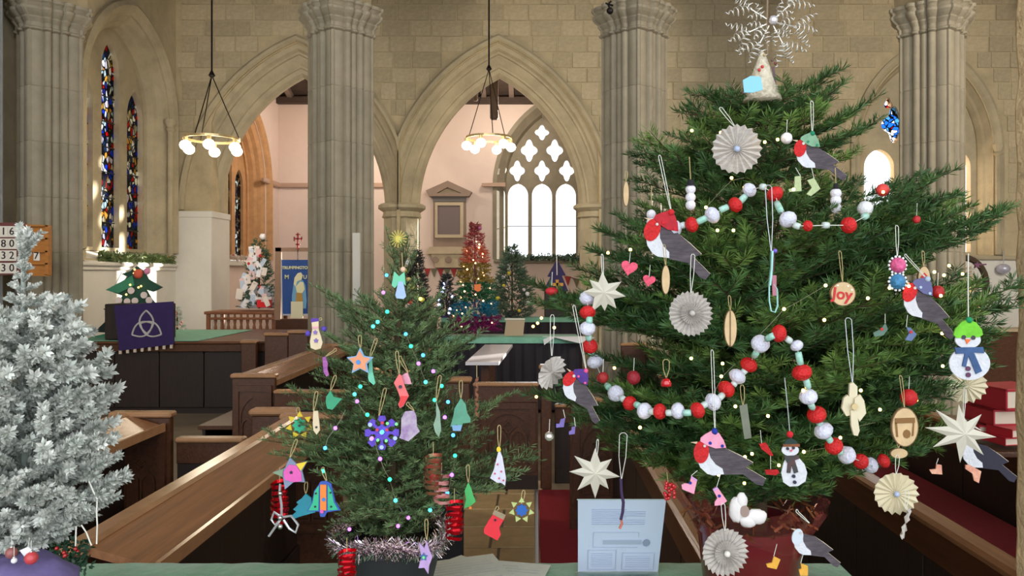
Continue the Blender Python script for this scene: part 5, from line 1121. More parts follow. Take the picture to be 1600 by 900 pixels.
o = shape('gingerbread_snowman', 'pale wooden snowman with a purple hat at the top left of the small fir', A5([(402,250),(468,250),(470,330),(490,390),(506,450),(490,505),(440,520),(395,500),(388,440),(400,380),(410,330)]), C('bare_ply', (216, 198, 164), .7, var=.06, scale=30), (500, 500), [('hat', C('violet_paint', (84, 50, 150), .6), [A5([(398,225),(466,222),(472,250),(400,262)])], 1), ('button', C('lavender_button', (120, 96, 170), .4), [star(*A5([(440, 355)])[0], 4, 2.4), star(*A5([(447, 432)])[0], 4, 2.4)], 2.5), ('ribbon', C('pink_ribbon', (216, 160, 170), .6), [A5([(410,300),(470,300),(470,318),(412,320)])], 2)], d=1.78)
for s_, (x, y) in ((0, (481, 521)), (1, (506, 514))): o.ball('purple_arm', C('violet_pompom', (90, 70, 170), .9), x, y, 4.5, 0, .1, 10)
shape('striped_twist', 'twisted purple candy strip left of the orange star', A5([(505,590),(535,580),(555,650),(550,700),(565,750),(545,772),(515,730),(510,660)]), C('magenta_stripe', (186, 110, 176), .7, col2=(120, 60, 130), scale=40, stretch=(1, 1, 3)), (523, 548), d=1.74)
shape('green_strip', 'long mint green wooden drop beside the orange star', A5([(945,600),(968,600),(975,720),(1000,830),(985,850),(940,810),(932,780)]), C('mint_paint', (110, 190, 160), .7, var=.15, scale=40), (587, 532), d=1.70)
shape('patchwork_star', 'pentagonal patchwork star with a magenta centre at the lower left of the small fir', A5b([(240,335),(285,380),(362,362),(325,430),(345,510),(270,505),(205,560),(192,475),(120,440),(205,410)]), C('grey_blue_paint', (120, 134, 160), .7, var=.12, scale=30), (462, 690), [('magenta_centre', pinkp, [A5b([(235,385),(285,390),(320,440),(325,500),(265,508),(205,490),(195,435)])], 2), ('yellow_point', C('sunny_yellow', (226, 170, 50)), [A5b([(285,380),(362,362),(318,428)])], 2.2), ('grey_point', C('moss_paint', (120, 146, 120), .7), [A5b([(120,440),(195,415),(190,470)])], 2.2), ('bead', darkb, [star(*A5b([(252, 438)])[0], 3, 1.6)], 3.4)], d=1.60)
shape('wooden_bell', 'green wooden bell with an orange stripe at the lower left of the small fir', A5b([(440,530),(455,505),(495,500),(530,520),(545,590),(560,650),(595,705),(500,720),(485,752),(455,752),(445,715),(360,712),(395,650),(410,570)]), C('cobalt_edge', (50, 84, 170), .6), (504, 734), [('painted_side', C('jade_paint', (70, 190, 140)), [A5b([(445,530),(442,705),(372,706),(402,650),(415,575)]), A5b([(508,525),(535,575),(550,650),(580,700),(508,706)])], 2), ('orange_stripe', C('orange_paint', (236, 130, 50), .6), [A5b([(455,525),(497,525),(497,705),(455,705)])], 2.2), ('gem', jewel, [ell(*A5b([(480, 628)])[0], 3, 3, 8)], 3.2), ('gem', pinkp, [ell(*A5b([(468, 712)])[0], 3, 3, 8)], 3.2), ('bead', darkb, [ell(*A5b([q])[0], 1.6, 1.6, 8) for q in ((425, 585), (420, 678), (532, 678), (528, 580))], 3.2)], d=1.60)
shape('tree_cutout', 'turquoise wooden tree shape half behind the green bell', A5b([(350,590),(390,620),(395,680),(420,720),(330,745),(270,765),(242,755),(285,715),(262,700),(300,665),(285,650),(320,625)]), C('turquoise_paint', (40, 140, 160), .6, var=.12, scale=30), (478, 757), d=1.66)
shape('tree_cutout', 'small bright green tree shape low on the right of the small fir', A6([(995,460),(1010,490),(1018,520),(1030,550),(1005,572),(975,582),(985,540),(978,500)]), C('leaf_green_paint', (72, 176, 96), .6, var=.1, scale=30), (731, 730), [('orange_foot', C('orange_paint', (236, 130, 50)), [[(733,791),(737,791),(737,795),(733,795)]], 1)], d=1.68)
o = shape('cone_ornament', 'white sparkly cone shaped tree with coloured dots on the right branches of the small fir', A6([(1140,305),(1155,340),(1172,440),(1168,475),(1150,462),(1130,462),(1098,440),(1115,400),(1130,340)]), C('white_glitter', (206, 206, 220), .6, var=.1, scale=90), (780, 668), [('dot', C('rose_dot', (200, 80, 110), .5), [ell(*A6([q])[0], 1.5, 1.5, 6) for q in ((1133, 375), (1120, 418), (1150, 408), (1140, 440), (1160, 450))], 3), ('yellow_tip', C('sunny_yellow', (226, 170, 50)), [ell(*A6([(1138, 305)])[0], 3.5, 4.5, 8)], 2)], d=1.66)
shape('felt_stocking', 'red felt stocking at the lower right of the small fir, over the tiles', A6([(1118,600),(1170,622),(1140,672),(1148,705),(1132,732),(1070,700),(1068,680),(1090,640)]), C('bright_red_felt', (216, 50, 62), .9), (777, 795), [('cuff', C('grey_lace', (150, 136, 110), .9, var=.2, scale=60), [A6([(1118,588),(1172,612),(1160,634),(1108,608)])], 2), ('bead', darkb, [ell(*A6([(1122, 635)])[0], 1.8, 1.8, 8)], 3)], d=1.66)
o = shape('wooden_snowflake', 'blue centred snow crystal at the right end of the small fir', star(815, 797, 10, 7.5, 8), C('deep_blue_paint', (30, 90, 170), .6), (818, 770), d=1.64)
for k in range(7): a = 2*PI*k/7-PI/2; x, y = 815+15*math.cos(a), 797+15*math.sin(a); o.poly('crystal', C('pale_lime', (176, 190, 120), .6), star(x, y, 5.5, 2.8, 3, a), 2.6, -.2)
shape('wooden_star', 'lilac wooden star with a blue and green centre on the side of the black pot', A6([(765,742),(790,770),(800,730),(812,775),(828,810),(812,850),(808,890),(790,860),(762,862),(775,810)]), C('lilac_paint', (180, 160, 206)), (666, 815), [('blue_centre', C('slate_star', (70, 100, 150), .6), [star(*A6([(787, 808)])[0], 7, 4)], 2), ('green_gem', C('green_gem', (120, 230, 140)), [ell(*A6([(787, 810)])[0], 2.2, 2.2, 8)], 3)], d=1.62)
shape('tree_cutout', 'green mitten shaped piece high on the left of the small fir', A6([(330,60),(350,30),(365,60),(405,68),(385,90),(360,120),(335,115),(328,85)]), C('emerald_paint', (52, 150, 110), .6, var=.12, scale=30), (523, 590), d=1.66)
shape('wooden_spoon', 'little beige wooden spoon at the left of the small fir', [(490,642),(497,642),(499,660),(500,672),(495,679),(490,672),(489,660)], C('bare_ply', (216, 198, 164)), (494, 615), [('bead', darkb, [ell(495, 667, 1.8, 1.8, 8)], 2.6)], d=1.66)
shape('felt_drop', 'long greenish felt drop right of the marbled bell', A6([(845,80),(862,130),(868,215),(858,248),(840,225),(832,190),(845,150)]), C('olive_felt', (136, 164, 140), .9, var=.15, scale=40), (687, 590), d=1.66)
shape('candy_stick', 'pink and white folded candy strip in the centre of the small fir', X([(700,850),(712,846),(730,900),(650,900),(668,870)], 400, 300, 3), C('shell_pink', (216, 150, 170), .6, var=.2, scale=60), (625, 560), d=1.68)
# curly red ribbons
redm = C('metallic_red_foil', (190, 14, 30), .18, metal=.75)
def helix(label, x, y0, y1, R, turns, mt, d, w=2.6, name='ribbon_curl'):
    cy = (y0+y1)/2; o = Orn(name, label, 'ribbon', x, cy, d); s = o.s; m = MB(); n = int(turns*14); V = []
    for i in range(n+1):
        t = i/n; a = 2*PI*turns*t; r = R*(1+.12*math.sin(i*1.7)); z = -(y0+(y1-y0)*t-cy)*s
        V += [(r*s*math.cos(a), r*s*math.sin(a), z+w*s), (r*s*math.cos(a)*.93, r*s*math.sin(a)*.93, z-w*s)]
    m.add(V, [(2*i, 2*i+1, 2*i+3, 2*i+2) for i in range(n)]); m.build('curl', mt, o.t, smooth=2); o.line('thread', twine, [(x, y0), (x, y0-22)], .6); return o
helix('red foil ribbon curl at the far left of the small fir', 437, 752, 815, 13, 7, redm, 1.66)
helix('red foil curl with green specks right of the small fir centre', 677, 712, 770, 14, 7, C('red_striped_foil', (190, 40, 50), .25, metal=.6, col2=(70, 120, 80), scale=60), 1.62)
helix('red and white striped foil curl low right of the small fir', 690, 745, 785, 12, 4, C('candy_striped_foil', (200, 60, 66), .3, metal=.4, col2=(226, 190, 186), scale=50, stretch=(1, 1, 5)), 1.62)
helix('red foil ribbon curl hanging over the dark desk end', 710, 785, 840, 14, 6, redm, 1.64)
helix('red foil ribbon curl at the lower left side of the black pot', 542, 862, 905, 14, 5, redm, 1.60)
o = Orn('silver_bow', 'silver ribbon bow under the left red foil curl', 'bow', 441, 800, 1.62)
sv = C('silver_ribbon', (200, 204, 204), .25, metal=.6)
for pts in ([(440,808),(428,800),(424,812),(430,820),(441,808),(420,838)], [(441,808),(455,806),(466,820),(462,832),(452,826),(443,812)], [(440,806),(440,790),(437,770),(438,756)]): o.line('ribbon_loop', sv, pts, 2, 6)
for y in (770, 808, 822): o.ball('silver_ball', C('silver_ball', (220, 220, 220), .1, metal=1), 439, y, 4, 3, 0, 10)
helix('thin brown dried twist hanging against the carved pew front', 745, 590, 650, 3, 4, C('dried_bark', (130, 84, 60), .8), 1.72, 3)
# angel and topper of the small fir
o = Orn('angel_ornament', 'pale blue robed angel figure hanging near the top of the small fir', 'ornament', 627, 465, 1.76)
o.poly('robe', C('pale_blue_robe', (160, 186, 220), .7, var=.1, scale=30), [(625,437),(630,437),(637,462),(634,466),(620,465),(616,460),(622,445)][0:0] or [(623,440),(630,440),(635,463),(631,467),(620,466),(618,461)], 3, 1); o.poly('wings', C('mint_wings', (110, 196, 160), .7), [(616,424),(624,432),(632,424),(634,446),(626,440),(617,450),(612,446)], 2); o.ball('head', C('skin_wood', (222, 190, 160), .7), 630, 421, 4.5, 1, 0, 10); o.line('thread', twine, [(629, 417), (628, 395)], .7)
o = Orn('straw_star', 'yellow straw star on the tip of the small fir', 'tree topper', 622, 373, 1.85)
ym = C('yellow_straw', (206, 192, 90), .7); o.disc('straw_disc', ym, 623, 374, 5, None, 3)
for k in range(16): a = 2*PI*k/16; o.line('straw', ym, [(622, 373), (622+14*math.cos(a), 373+14*math.sin(a))], .8)
# ---- coloured lights of the small fir
t = thing('fairy_lights', 'multicoloured fairy lights on the small fir', 'lights', P(597, 700, 1.66)); base = t.location.copy()
cols = {'b': (60, 150, 255), 'g': (40, 255, 170), 'p': (190, 90, 255), 't': (60, 235, 240), 'y': (255, 220, 90)}
L = [(604,430,'b'),(599,457,'p'),(605,487,'g'),(634,522,'b'),(642,541,'g'),(661,555,'b'),(654,568,'p'),(677,580,'p'),(665,597,'t'),(574,648,'g'),(558,627,'p'),(554,616,'t'),(524,669,'p'),(508,700,'b'),(505,736,'g'),(594,717,'p'),(609,749,'g'),(618,782,'t'),(638,809,'p'),(708,680,'b'),(695,652,'p'),(711,712,'g'),(706,742,'p'),(699,770,'b'),(672,797,'t'),(622,822,'p'),(563,604,'g'),(590,503,'t'),(700,628,'b'),(690,603,'g'),(679,625,'g'),(657,467,'y'),(597,675,'t'),(546,827,'p'),(581,685,'p'),(583,510,'t')]
bmes = {}
for k, c in cols.items():
    b_ = MB(); b_.sphere((0, 0, 0), .0042, 8, 6); bmes[k] = b_.mesh('bulb', emat('led_'+k, c, 4.5), True)
for x, y, k in L: inst(bmes[k], 'bulb', t, loc=P(x, y, zs(x, y)-.03)-base)
for seq in (((634,522),(642,541),(654,568),(665,597)), ((594,717),(601,735),(609,749),(613,765),(618,782),(628,798),(638,809)), ((558,627),(566,640),(574,648)), ((524,669),(512,685),(508,700)), ((594,717),(588,700),(587,690)), ((711,712),(706,742),(702,765)), ((540,640),(533,655),(524,669))):
    m = MB(); m.tube([P(x, y, zs(x, y)-.03)-base for x, y in seq], .0008, 4); m.build('wire', C('clear_wire', (110, 110, 84)), t)
# ---- things at the flocked tree
for lb, x, y, r, col, dd in (('red bauble under the lowest branch of the flocked tree', 49, 872, 10, (196, 70, 76), 1.30), ('dull pink bauble left of the red one under the flocked tree', 18, 864, 9, (150, 90, 86), 1.32), ('tiny white bauble under the flocked tree', 22, 876, 4.5, (230, 232, 236), 1.28)):
    o = Orn('bauble', lb, 'bauble', x, y, dd); o.ball('ball', C('bauble_%d' % col[0], col, .3), x, y, r, 0, 0, 14); o.ball('cap', C('silver_cap', (210, 210, 210), .3, metal=.8), x, y-r, 2.4, 0, 0, 8); o.line('thread', wstring, [(x, y-r-1), (x, y-r-18)], .5)
m = MB(); o_ = P(20, 910, 1.36); m.sphere((0, 0, 0), (.085, .07, .055), 20, 12, .04); o = m.build('purple_fabric', C('lilac_fabric', (112, 100, 150), .9, var=.3, scale=12), smooth=2, loc=(wt.location.x-.03, ZW-.02, .962+.13)); 
bpy.data.objects.remove(o)
o = Orn('fabric_wrap', 'bunched purple fabric around the foot of the flocked tree', 'cloth', 20, 900, 1.36)
m = MB(); m.lathe([(.075, -.20), (.11, -.10), (.095, .0), (.06, .025), (.02, .03)], (0, 0, 0), 28); 
m.v = [(x*(1+.10*math.sin(5*math.atan2(y, x)+z*40)), y*(1+.1*math.sin(5*math.atan2(y, x)+z*40)), z) for x, y, z in m.v]; m.build('fabric', C('lilac_fabric', (112, 100, 150), .9, var=.3, scale=12), o.t, smooth=2)
o = Orn('paper_tag', 'small white folded tag under the flocked tree', 'tag', 39, 862, 1.30); o.poly('tag', C('white_card', (226, 226, 232), .7), [(31,860),(44,854),(50,859),(39,870)], 1.5); o.line('thread', wstring, [(44, 855), (46, 840)], .5)
o = Orn('light_string', 'white cable hanging from the right side of the flocked tree', 'cable', 150, 800, 1.42)
for pts in ([(139,752),(146,768),(152,780),(151,800),(152,820),(151,850)], [(127,820),(135,832),(140,845),(143,852)], [(119,822),(118,853)], [(88,778),(104,785)]): o.line('cable', C('white_cable', (232, 230, 216), .5), pts, 1.1)
o = Orn('garland_sprig', 'dark leafy sprig with red berries at the near end of the left pew', 'garland', 112, 862, 1.9)
rr = random.Random(4); m = MB(); s = o.s
for k in range(300):
    c = Vector((rr.uniform(-30, 26)*s, rr.uniform(-10, 10)*s, rr.uniform(-26, 18)*s)); d_ = Vector((rr.gauss(0, 1), rr.gauss(0, 1), rr.gauss(0, 1))).normalized(); e = d_.orthogonal().normalized()*2.4*s; m.add([c, c+d_*5*s+e, c+d_*10*s, c+d_*5*s-e], [(0, 1, 2, 3)])
m.build('leaves', C('dark_holly_leaf', (34, 66, 44), .5, var=.3, scale=40), o.t)
for k in range(6): o.ball('berry', C('shiny_red', (190, 16, 30)), 112+rr.uniform(-24, 20), 860+rr.uniform(-16, 20), 3.2, 6, 0, 8)
# ================= furnishings further back
iron = mat('dark_iron', (40, 36, 34), .5, metal=.7); brass = mat('warm_brass_ring', (214, 190, 140), .35, metal=.6)
glow = emat('glowing_globe', (255, 236, 196), 14)
def chandelier(label, px, py, d, R, hub_py, nb=6, ph=.3):
    c = P(px, py, d); t = thing('chandelier', label, 'chandelier', c); hz = -(hub_py-py)/F*d
    m = MB(); m.tube([(0, 0, hz), (0, 0, 8.6-c.z)], .014, 6); m.build('drop_rod', iron, t)
    m = MB(); m.lathe([(.02, -.03), (.05, 0), (.03, .04), (.015, .07)], (0, 0, hz), 12); m.build('hub', iron, t)
    for k in range(3):
        a = ph+2*PI*k/3; m = MB(); m.tube([(0, 0, hz), (R*math.cos(a), R*math.sin(a), .07)], .008, 5); m.build('chain', iron, t)
    m = MB(); q = 40; m.loft([[(r*math.cos(2*PI*i/q), r*math.sin(2*PI*i/q), z) for i in range(q)] for r, z in ((R-.012, .05), (R+.012, .05), (R+.012, .085), (R-.012, .085), (R-.012, .05))], cap=False); m.build('ring', brass, t)
    for k in range(nb):
        a = ph+2*PI*(k+.5)/nb; x, y = R*math.cos(a), R*math.sin(a)
        m = MB(); m.lathe([(.03, -.01), (.035, .05)], (x, y, 0), 10); h = m.build('lamp_holder', brass, t)
        m = MB(); m.sphere((x, y, -.075), (.082, .082, .075), 16, 10); b = m.build('globe', glow, h, smooth=2)
    l = point('chandelier_light', (c.x, c.y, c.z-.35), 50, (1, .86, .66), .3)
    return t
chandelier('left hanging ring chandelier with glowing globes, before the left stone wall', 331, 224, 11.5, .39, 118)
chandelier('right hanging ring chandelier with glowing globes, inside the middle arch', 764, 222, 13.0, .38, 108, 6, .75)
# ---- hymn boards
hb = mat('honey_oak_board', (178, 116, 52), .5, var=.15, scale=8, stretch=(1, 1, 5)); maroon = mat('maroon_frame', (110, 60, 58), .6)
num = mat('number_card', (232, 226, 214), .7); ink = mat('black_ink', (24, 20, 22), .7)
def opx(o): return lambda x, y: ((x-o.px)*o.s, -(y-o.py)*o.s)
o = Orn('hymn_board', 'maroon framed hymn number board at the left edge, behind the flocked tree tip', 'hymn board', 28, 390, 8.9)
o.poly('board', maroon, [(-12,348),(40,348),(40,428),(-12,431)], 5)
rows = [('160', 362, 12.5), ('80', 381, 12), ('32', 399.5, 12), ('30', 419, 12)]
for tx, y, h in rows:
    n_ = len(tx); 
    for i, ch in enumerate(tx):
        x = 8.5+i*12.8; o.poly('number_card', num, [(x-6.6, y-h*.68), (x+6.6, y-h*.68), (x+6.6, y+h*.68), (x-6.6, y+h*.68)], 1, 3.5); otext(o, ch, x, y, 16.5, ink, 4.4, name='number')
o = Orn('hymn_board', 'honey coloured hymn board with one card left, right of the maroon one', 'hymn board', 58, 388, 8.95)
o.poly('board', hb, [(40,350),(79,353),(79,429),(36,429)], 4); 
for y in (351, 371, 391, 410, 428): o.poly('ledge', hb, [(37,y),(79,y+1),(79,y+3.5),(37,y+2.5)], 9, 3)
o.poly('side_rail', hb, [(75,352),(80,353),(80,430),(75,430)], 9, 3)
o.poly('number_card', num, [(55,392.5),(64.5,393),(64.5,407.5),(55,407)], 1, 3.5); otext(o, '7', 59.5, 400, 16, ink, 4.4, name='number')
# ---- white panel on the pier
o = Orn('wall_panel', 'narrow white loudspeaker column on the pier left of the middle arch', 'speaker', 558, 419, 9.50); o.poly('case', mat('white_metal_case', (196, 192, 180), .5), [(551.5,364),(563,364),(563.5,475),(552,475)], 7)
o = Orn('spotlight', 'small black spotlight clamped on the capital left of the snowflake topper', 'lamp', 952, 11, 9.3); o.ball('lamp_head', iron, 953, 17, 5.5, 0, 0, 12); o.line('bracket', iron, [(953, 14), (950, 7), (955, 2)], 1.6); o.line('arm', iron, [(946, 5), (958, 9)], 1.4)
# ---- purple fall with triquetra over its stand
o = Orn('altar_frontal', 'purple cloth with a silver three looped knot, hanging on the dark bench', 'cloth', 227, 510, 9.45)
pv = mat('royal_purple_cloth', (44, 26, 78), .85, var=.12, scale=10)
o.poly('cloth', pv, [(179,477),(271,471),(272,538),(187,548)], 3)
def tri_loop(a0):
    cx, cy, R = 228.5, 510, 13.2; o_ = []
    out = []
    for i in range(13):
        t = i/12; out.append(t)
    return out
cxq, cyq = 230.5, 510.5; silver = mat('silver_braid', (176, 172, 168), .6)
pts3 = [(cxq-1, cyq-25.5), (cxq+22.5, cyq+12), (cxq-23, cyq+12.5)]
def vesica(p, q, bulge, n=12):
    mx, my = (p[0]+q[0])/2, (p[1]+q[1])/2; dx, dy = q[0]-p[0], q[1]-p[1]; nx, ny = -dy, dx
    return [(p[0]+dx*t+nx*bulge*4*t*(1-t), p[1]+dy*t+ny*bulge*4*t*(1-t)) for t in [i/n for i in range(n+1)]]
cen = (cxq-.5, cyq)
for i in range(3):
    tip = pts3[i]; inn = (cen[0]-(tip[0]-cen[0])*.42, cen[1]-(tip[1]-cen[1])*.42)
    for b_ in (.30, -.30): o.line('knot_braid', silver, [(x, y, 2.2) for x, y in vesica(tip, inn, b_)], 1.35, 6)
for k in range(8): x = 188+k*11.4; y = 547-k*1.25; o.poly('tassel', mat('cream_tassel', (196, 180, 160), .9), [(x-1.8, y), (x+2.2, y-.3), (x+2, y+6), (x-2, y+6)], 2)
t = thing('lectern_box', 'dark slanted stand under the purple cloth', 'stand', (P(226, 0, 9.75).x, 9.78, .93)); m = MB(); m.box(-.36, .36, -.30, .05, 0, .44, .01); m.build('box', oak_d, t)
# ---- big felt tree with paper baubles behind the cloth
o = Orn('felt_tree', 'large green cut out tree with paper baubles behind the purple cloth', 'christmas tree', 208, 480, 10.0)
fg = mat('dark_green_felt', (34, 74, 56), .8, var=.2, scale=3); fg2 = mat('mid_green_felt', (60, 130, 96), .8, var=.15, scale=3)
o.poly('back_layer', mat('black_green_card', (20, 36, 30), .8), [(160,483),(186,474),(205,468),(215,500),(215,522),(146,519),(166,500),(172,489)], 4, -4)
o.poly('front_layer', fg, [(214,416),(226,424),(232,436),(254,449),(240,456),(228,452),(238,468),(250,482),(200,484),(182,480),(192,462),(168,453),(190,443),(200,432),(190,428),(204,424)], 4)
o.poly('side_layer', fg2, [(168,453),(192,440),(210,430),(212,446),(188,458)], 3, 4); o.poly('bottom_layer', fg2, [(154,524),(184,517),(184,527),(140,527)], 3, 1)
for x, y in ((208,454),(189,469),(202,471),(214,470),(228,461),(236,469)): o.disc('paper_bauble', mat('pale_pink_disc', (226, 206, 196), .8), x, y, 5.2, None, 1.5, 6, 16)
for x, y in ((214,421),(207,445),(224,447),(220,449),(201,460),(213,427)): o.ball('small_light', emat('felt_tree_light', (255, 210, 120), 3), x, y, 1.6, 7, 0, 8)
o.ball('red_bow', mat('coral_bow', (214, 96, 70), .8), 218, 428, 7.5, 3, .1, 10); o.ball('pink_bow', mat('pink_bow', (220, 140, 170), .8), 231, 424, 5, 2, .1, 10)
o.line('thread', wstring, [(176,452),(188,430),(190,426)], .7); o.line('thread', wstring, [(172,453),(171,500)], .4)
# ---- tiny tree on the green cloth
def spiky(name, label, px, py0, py1, R, d, mt, n=700, seed=1, parts=None, cat='christmas tree', prof=None, nl=6, w=1.6, core=True):
    """background tree: cone of short needled twigs"""
    o = Orn(name, label, cat, px, py1, d); s = o.s; rr = random.Random(seed); m = MB(); H = py1-py0
    for i in range(n):
        t = rr.random()**.75; rad = (prof(t) if prof else t)*R; a = rr.uniform(0, 2*PI); q = rad*rr.uniform(.35, 1); c = Vector((q*math.cos(a)*s, q*math.sin(a)*s, (1-t)*H*s))
        dv = Vector((math.cos(a), math.sin(a), rr.uniform(.0, .7))).normalized()
        l = nl*s*rr.uniform(.8, 1.5)
        for k in range(7):
            d2 = (dv+Vector((rr.gauss(0, .7), rr.gauss(0, .7), rr.gauss(0, .6)))).normalized(); e = d2.orthogonal().normalized()*w*s*.5; b0 = c+dv*l*k/7
            m.add([b0-e, b0+e, b0+d2*l*.7], [(0, 1, 2)])
    f_ = m.build('foliage', mt, o.t); f_['kind'] = 'stuff'
    m = MB(); m.tube([(0, 0, 0), (0, 0, H*s*.97)], [1.8*s, .5*s], 6); m.build('trunk', bark, o.t)
    return o
def deck(o, cx, py0, py1, R, n, mt, r, seed, name='bauble', prof=None, d=None, jit=0):
    rr = random.Random(seed); H = py1-py0
    for i in range(n):
        t = .12+.85*(i+.5)/n; y = py0+H*t; q = (prof(t) if prof else t)*R; a = rr.uniform(PI+.15, 2*PI-.15); x = cx+q*math.cos(a); o.ball(name, mt[i % len(mt)] if isinstance(mt, list) else mt, x, y, r*rr.uniform(.8, 1.2), -q*math.sin(a)*.95, jit, 8)
fgreen = mat('distant_green_needles', (58, 84, 66), .7, col2=(96, 118, 96), scale=6); dgreen = mat('dark_distant_needles', (30, 40, 42), .7, col2=(64, 76, 74), scale=6)
o = spiky('tiny_tree', 'tiny frosted tree on the green cloth, right of the purple cloth', 277, 480, 515, 12, 11.25, mat('frosted_needles', (150, 160, 150), .8, col2=(206, 206, 196), scale=8), 160, 3, nl=3); deck(o, 277, 482, 512, 11, 8, mat('rose_bauble', (200, 130, 120), .4), 1.8, 3)
# ---- tree covered with white tags on the balustered table
o = spiky('tag_tree', 'slim tree covered with white tags, left of the blue banner', 405, 372, 482, 30, 13.3, mat('tag_tree_needles', (52, 84, 64), .7, col2=(90, 116, 90), scale=5), 420, 7, prof=lambda t: .15+.85*t, nl=6)
o.ball('white_topper', mat('white_tree_topper', (240, 236, 236), .6), 412, 370, 5, 4, .1, 10)
rr = random.Random(12); tagm = [mat('cream_tag', (236, 224, 214), .8), mat('white_tag', (240, 236, 240), .8), mat('pale_pink_tag', (230, 196, 196), .8), mat('pale_blue_tag', (196, 208, 228), .8)]
for i in range(30):
    t = .12+.86*i/30; y = 378+100*t; x = 405+(.15+.85*t)*28*rr.uniform(-1, 1); a = rr.uniform(-.6, .6); w_, h_ = rr.uniform(3, 5), rr.uniform(5, 8)
    pts = [(x+dx*math.cos(a)-dy*math.sin(a), y+dx*math.sin(a)+dy*math.cos(a)) for dx, dy in ((-w_, -h_), (w_, -h_), (w_, h_), (-w_, h_))]; o.poly('tag', tagm[i % 4], pts, 1, 10+18*t)
for i in range(6): o.ball('red_bauble', mat('red_bauble_far', (196, 40, 50), .4), 405+rr.uniform(-18, 18), 400+i*12, 2.6, 16, 0, 8)
o = Orn('gift_box', 'bright red box on the small table, below the tag covered tree', 'box', 416, 473, 13.1); o.poly('box', mat('bright_red_box', (226, 30, 36), .5), [(404,467.5),(423,467.5),(423,480),(404,480)], 14); o.poly('lid', mat('white_lid', (226, 214, 210), .7), [(403,464),(427,464),(426,468),(403,468)], 15)
o = Orn('cloth', 'white cloth draped over the small balustered table', 'cloth', 395, 480, 13.36); o.poly('drape', mat('white_drape', (222, 226, 234), .8), [(384,452),(398,446),(424,448),(426,482),(372,482)], 10, -6)
# ---- banner in its frame
o = Orn('banner', 'blue processional banner with a haloed mother figure, reading TRUMPINGTON M U', 'banner', 466, 440, 12.9)
bl = mat('banner_blue', (38, 74, 140), .8, var=.12, scale=4); bw = mat('banner_frame_wood', (140, 110, 88), .6, var=.12, scale=6); gold = mat('pale_gold_thread', (206, 206, 170), .7); lb_ = mat('light_blue_robe', (110, 160, 196), .8); skin_ = mat('cream_applique', (222, 216, 176), .8)
o.poly('frame_post', bw, [(431,387),(440,387),(439,500),(429,500)], 5); o.poly('frame_bar', bw, [(431,387),(503,387),(503,393),(431,393)], 5); o.poly('frame_post', bw, [(496,387),(503,387),(503,500),(496,500)], 5)
o.poly('cloth', bl, [(440,406),(494,406),(494,491),(444,492),(441,486)], 2, 1); o.polys('silver_border', mat('silver_border', (176, 178, 190), .6), [[(439,405),(441,405),(442.5,491),(440.5,491)],[(441,490.5),(494,490),(494,492.5),(442,493)]], 2.4, 1.2)
otext(o, 'TRUMPINGTON', 464, 418.5, 6.4, gold, 2.8, bold=.25, sc=(.98, 1)); otext(o, 'M', 449, 433, 9, gold, 2.8, bold=.2); otext(o, 'U', 477.5, 433, 8.5, gold, 2.8, bold=.2)
o.poly('robe', lb_, [(460,441),(466,436),(474,438),(478,446),(480,470),(479,482),(457,482),(457,462)], 1, 2.4); o.poly('veil', skin_, [(460,444),(461,434),(466,427),(471,425.5),(474,430),(472,437),(465,440),(463,448)], 1, 2.9); o.poly('child', skin_, [(463,448),(470,440),(475,441),(477,452),(473,458),(465,457)], 1, 3.1); o.poly('gold_gown', mat('ochre_applique', (176, 136, 66), .8), [(464,457),(473,458),(475,482),(463,482)], 1, 3.1)
o.poly('paper_sheet', mat('cream_notice', (218, 212, 180), .8), [(456,471),(474.5,471),(474.5,497),(456,497)], 1, 4)
cr = mat('red_cross_paint', (160, 60, 60), .6); o.polys('red_cross', cr, [[(465,364),(467.5,364),(467.5,390),(465,390)], [(460,372),(473,372),(473,374.5),(460,374.5)], [(463,366),(470,366),(470,367.5),(463,367.5)], [(460,370),(461.5,370),(461.5,377),(460,377)], [(471.5,370),(473,370),(473,377),(471.5,377)], [(463,381),(470,381),(470,383),(463,383)]], 2, 3); o.line('cross_staff', iron, [(466, 388, 2), (466, 407, 2)], .8)
t = thing('banner_stand', 'wooden foot rail under the blue banner', 'stand', (P(466, 0, 12.9).x, 12.92, .0)); m = MB(); m.box(-.38, .42, -.04, .04, .0, .985, .01); m.build('rail', oak, t); m = MB(); m.box(-.36, .36, -.2, .2, 0, .06, .01); m.build('foot', oak, t)
# ---- memorial tablet on the chapel wall
o = Orn('memorial_tablet', 'grey stone memorial tablet with a pediment on the pink chapel wall', 'memorial', 703, 340, 18.98)
ms = mat('memorial_stone', (150, 130, 116), .8, var=.1, scale=3); ms2 = mat('pale_memorial_stone', (196, 180, 152), .8, var=.08, scale=3); sl_ = mat('dark_slate_plate', (120, 106, 104), .6)
o.poly('back_slab', ms, [(678,312),(728,312),(729,386),(678,386)], 8, 3); o.poly('pediment', ms, [(667,299),(701,284),(738,301),(734,308),(672,308)], 16, 6, [[(684,303),(701,294),(722,303)]]); o.poly('tympanum', ms2, [(682,304),(701,293),(724,304)], 6, 3); o.poly('frieze', mat('dark_frieze', (110, 106, 104), .8), [(676,308),(729,308),(727,316),(678,316)], 10, 5)
o.poly('inscription_frame', ms2, [(681,317),(725,317),(725,372),(681,372)], 4, 9, [[(685,322),(720,322),(720,367),(685,367)]]); o.poly('inscription_plate', sl_, [(684,321),(721,321),(721,368),(684,368)], 2, 8); o.poly('sill_slab', ms2, [(673,386),(732,386),(737,397),(668,397)], 14, 7); o.poly('corbel_block', ms2, [(674,397),(732,397),(724,418),(682,418)], 10, 5)
for x in (682, 702, 722): o.disc('boss', ms, x, 406, 5, 5, 3, 11, 12)
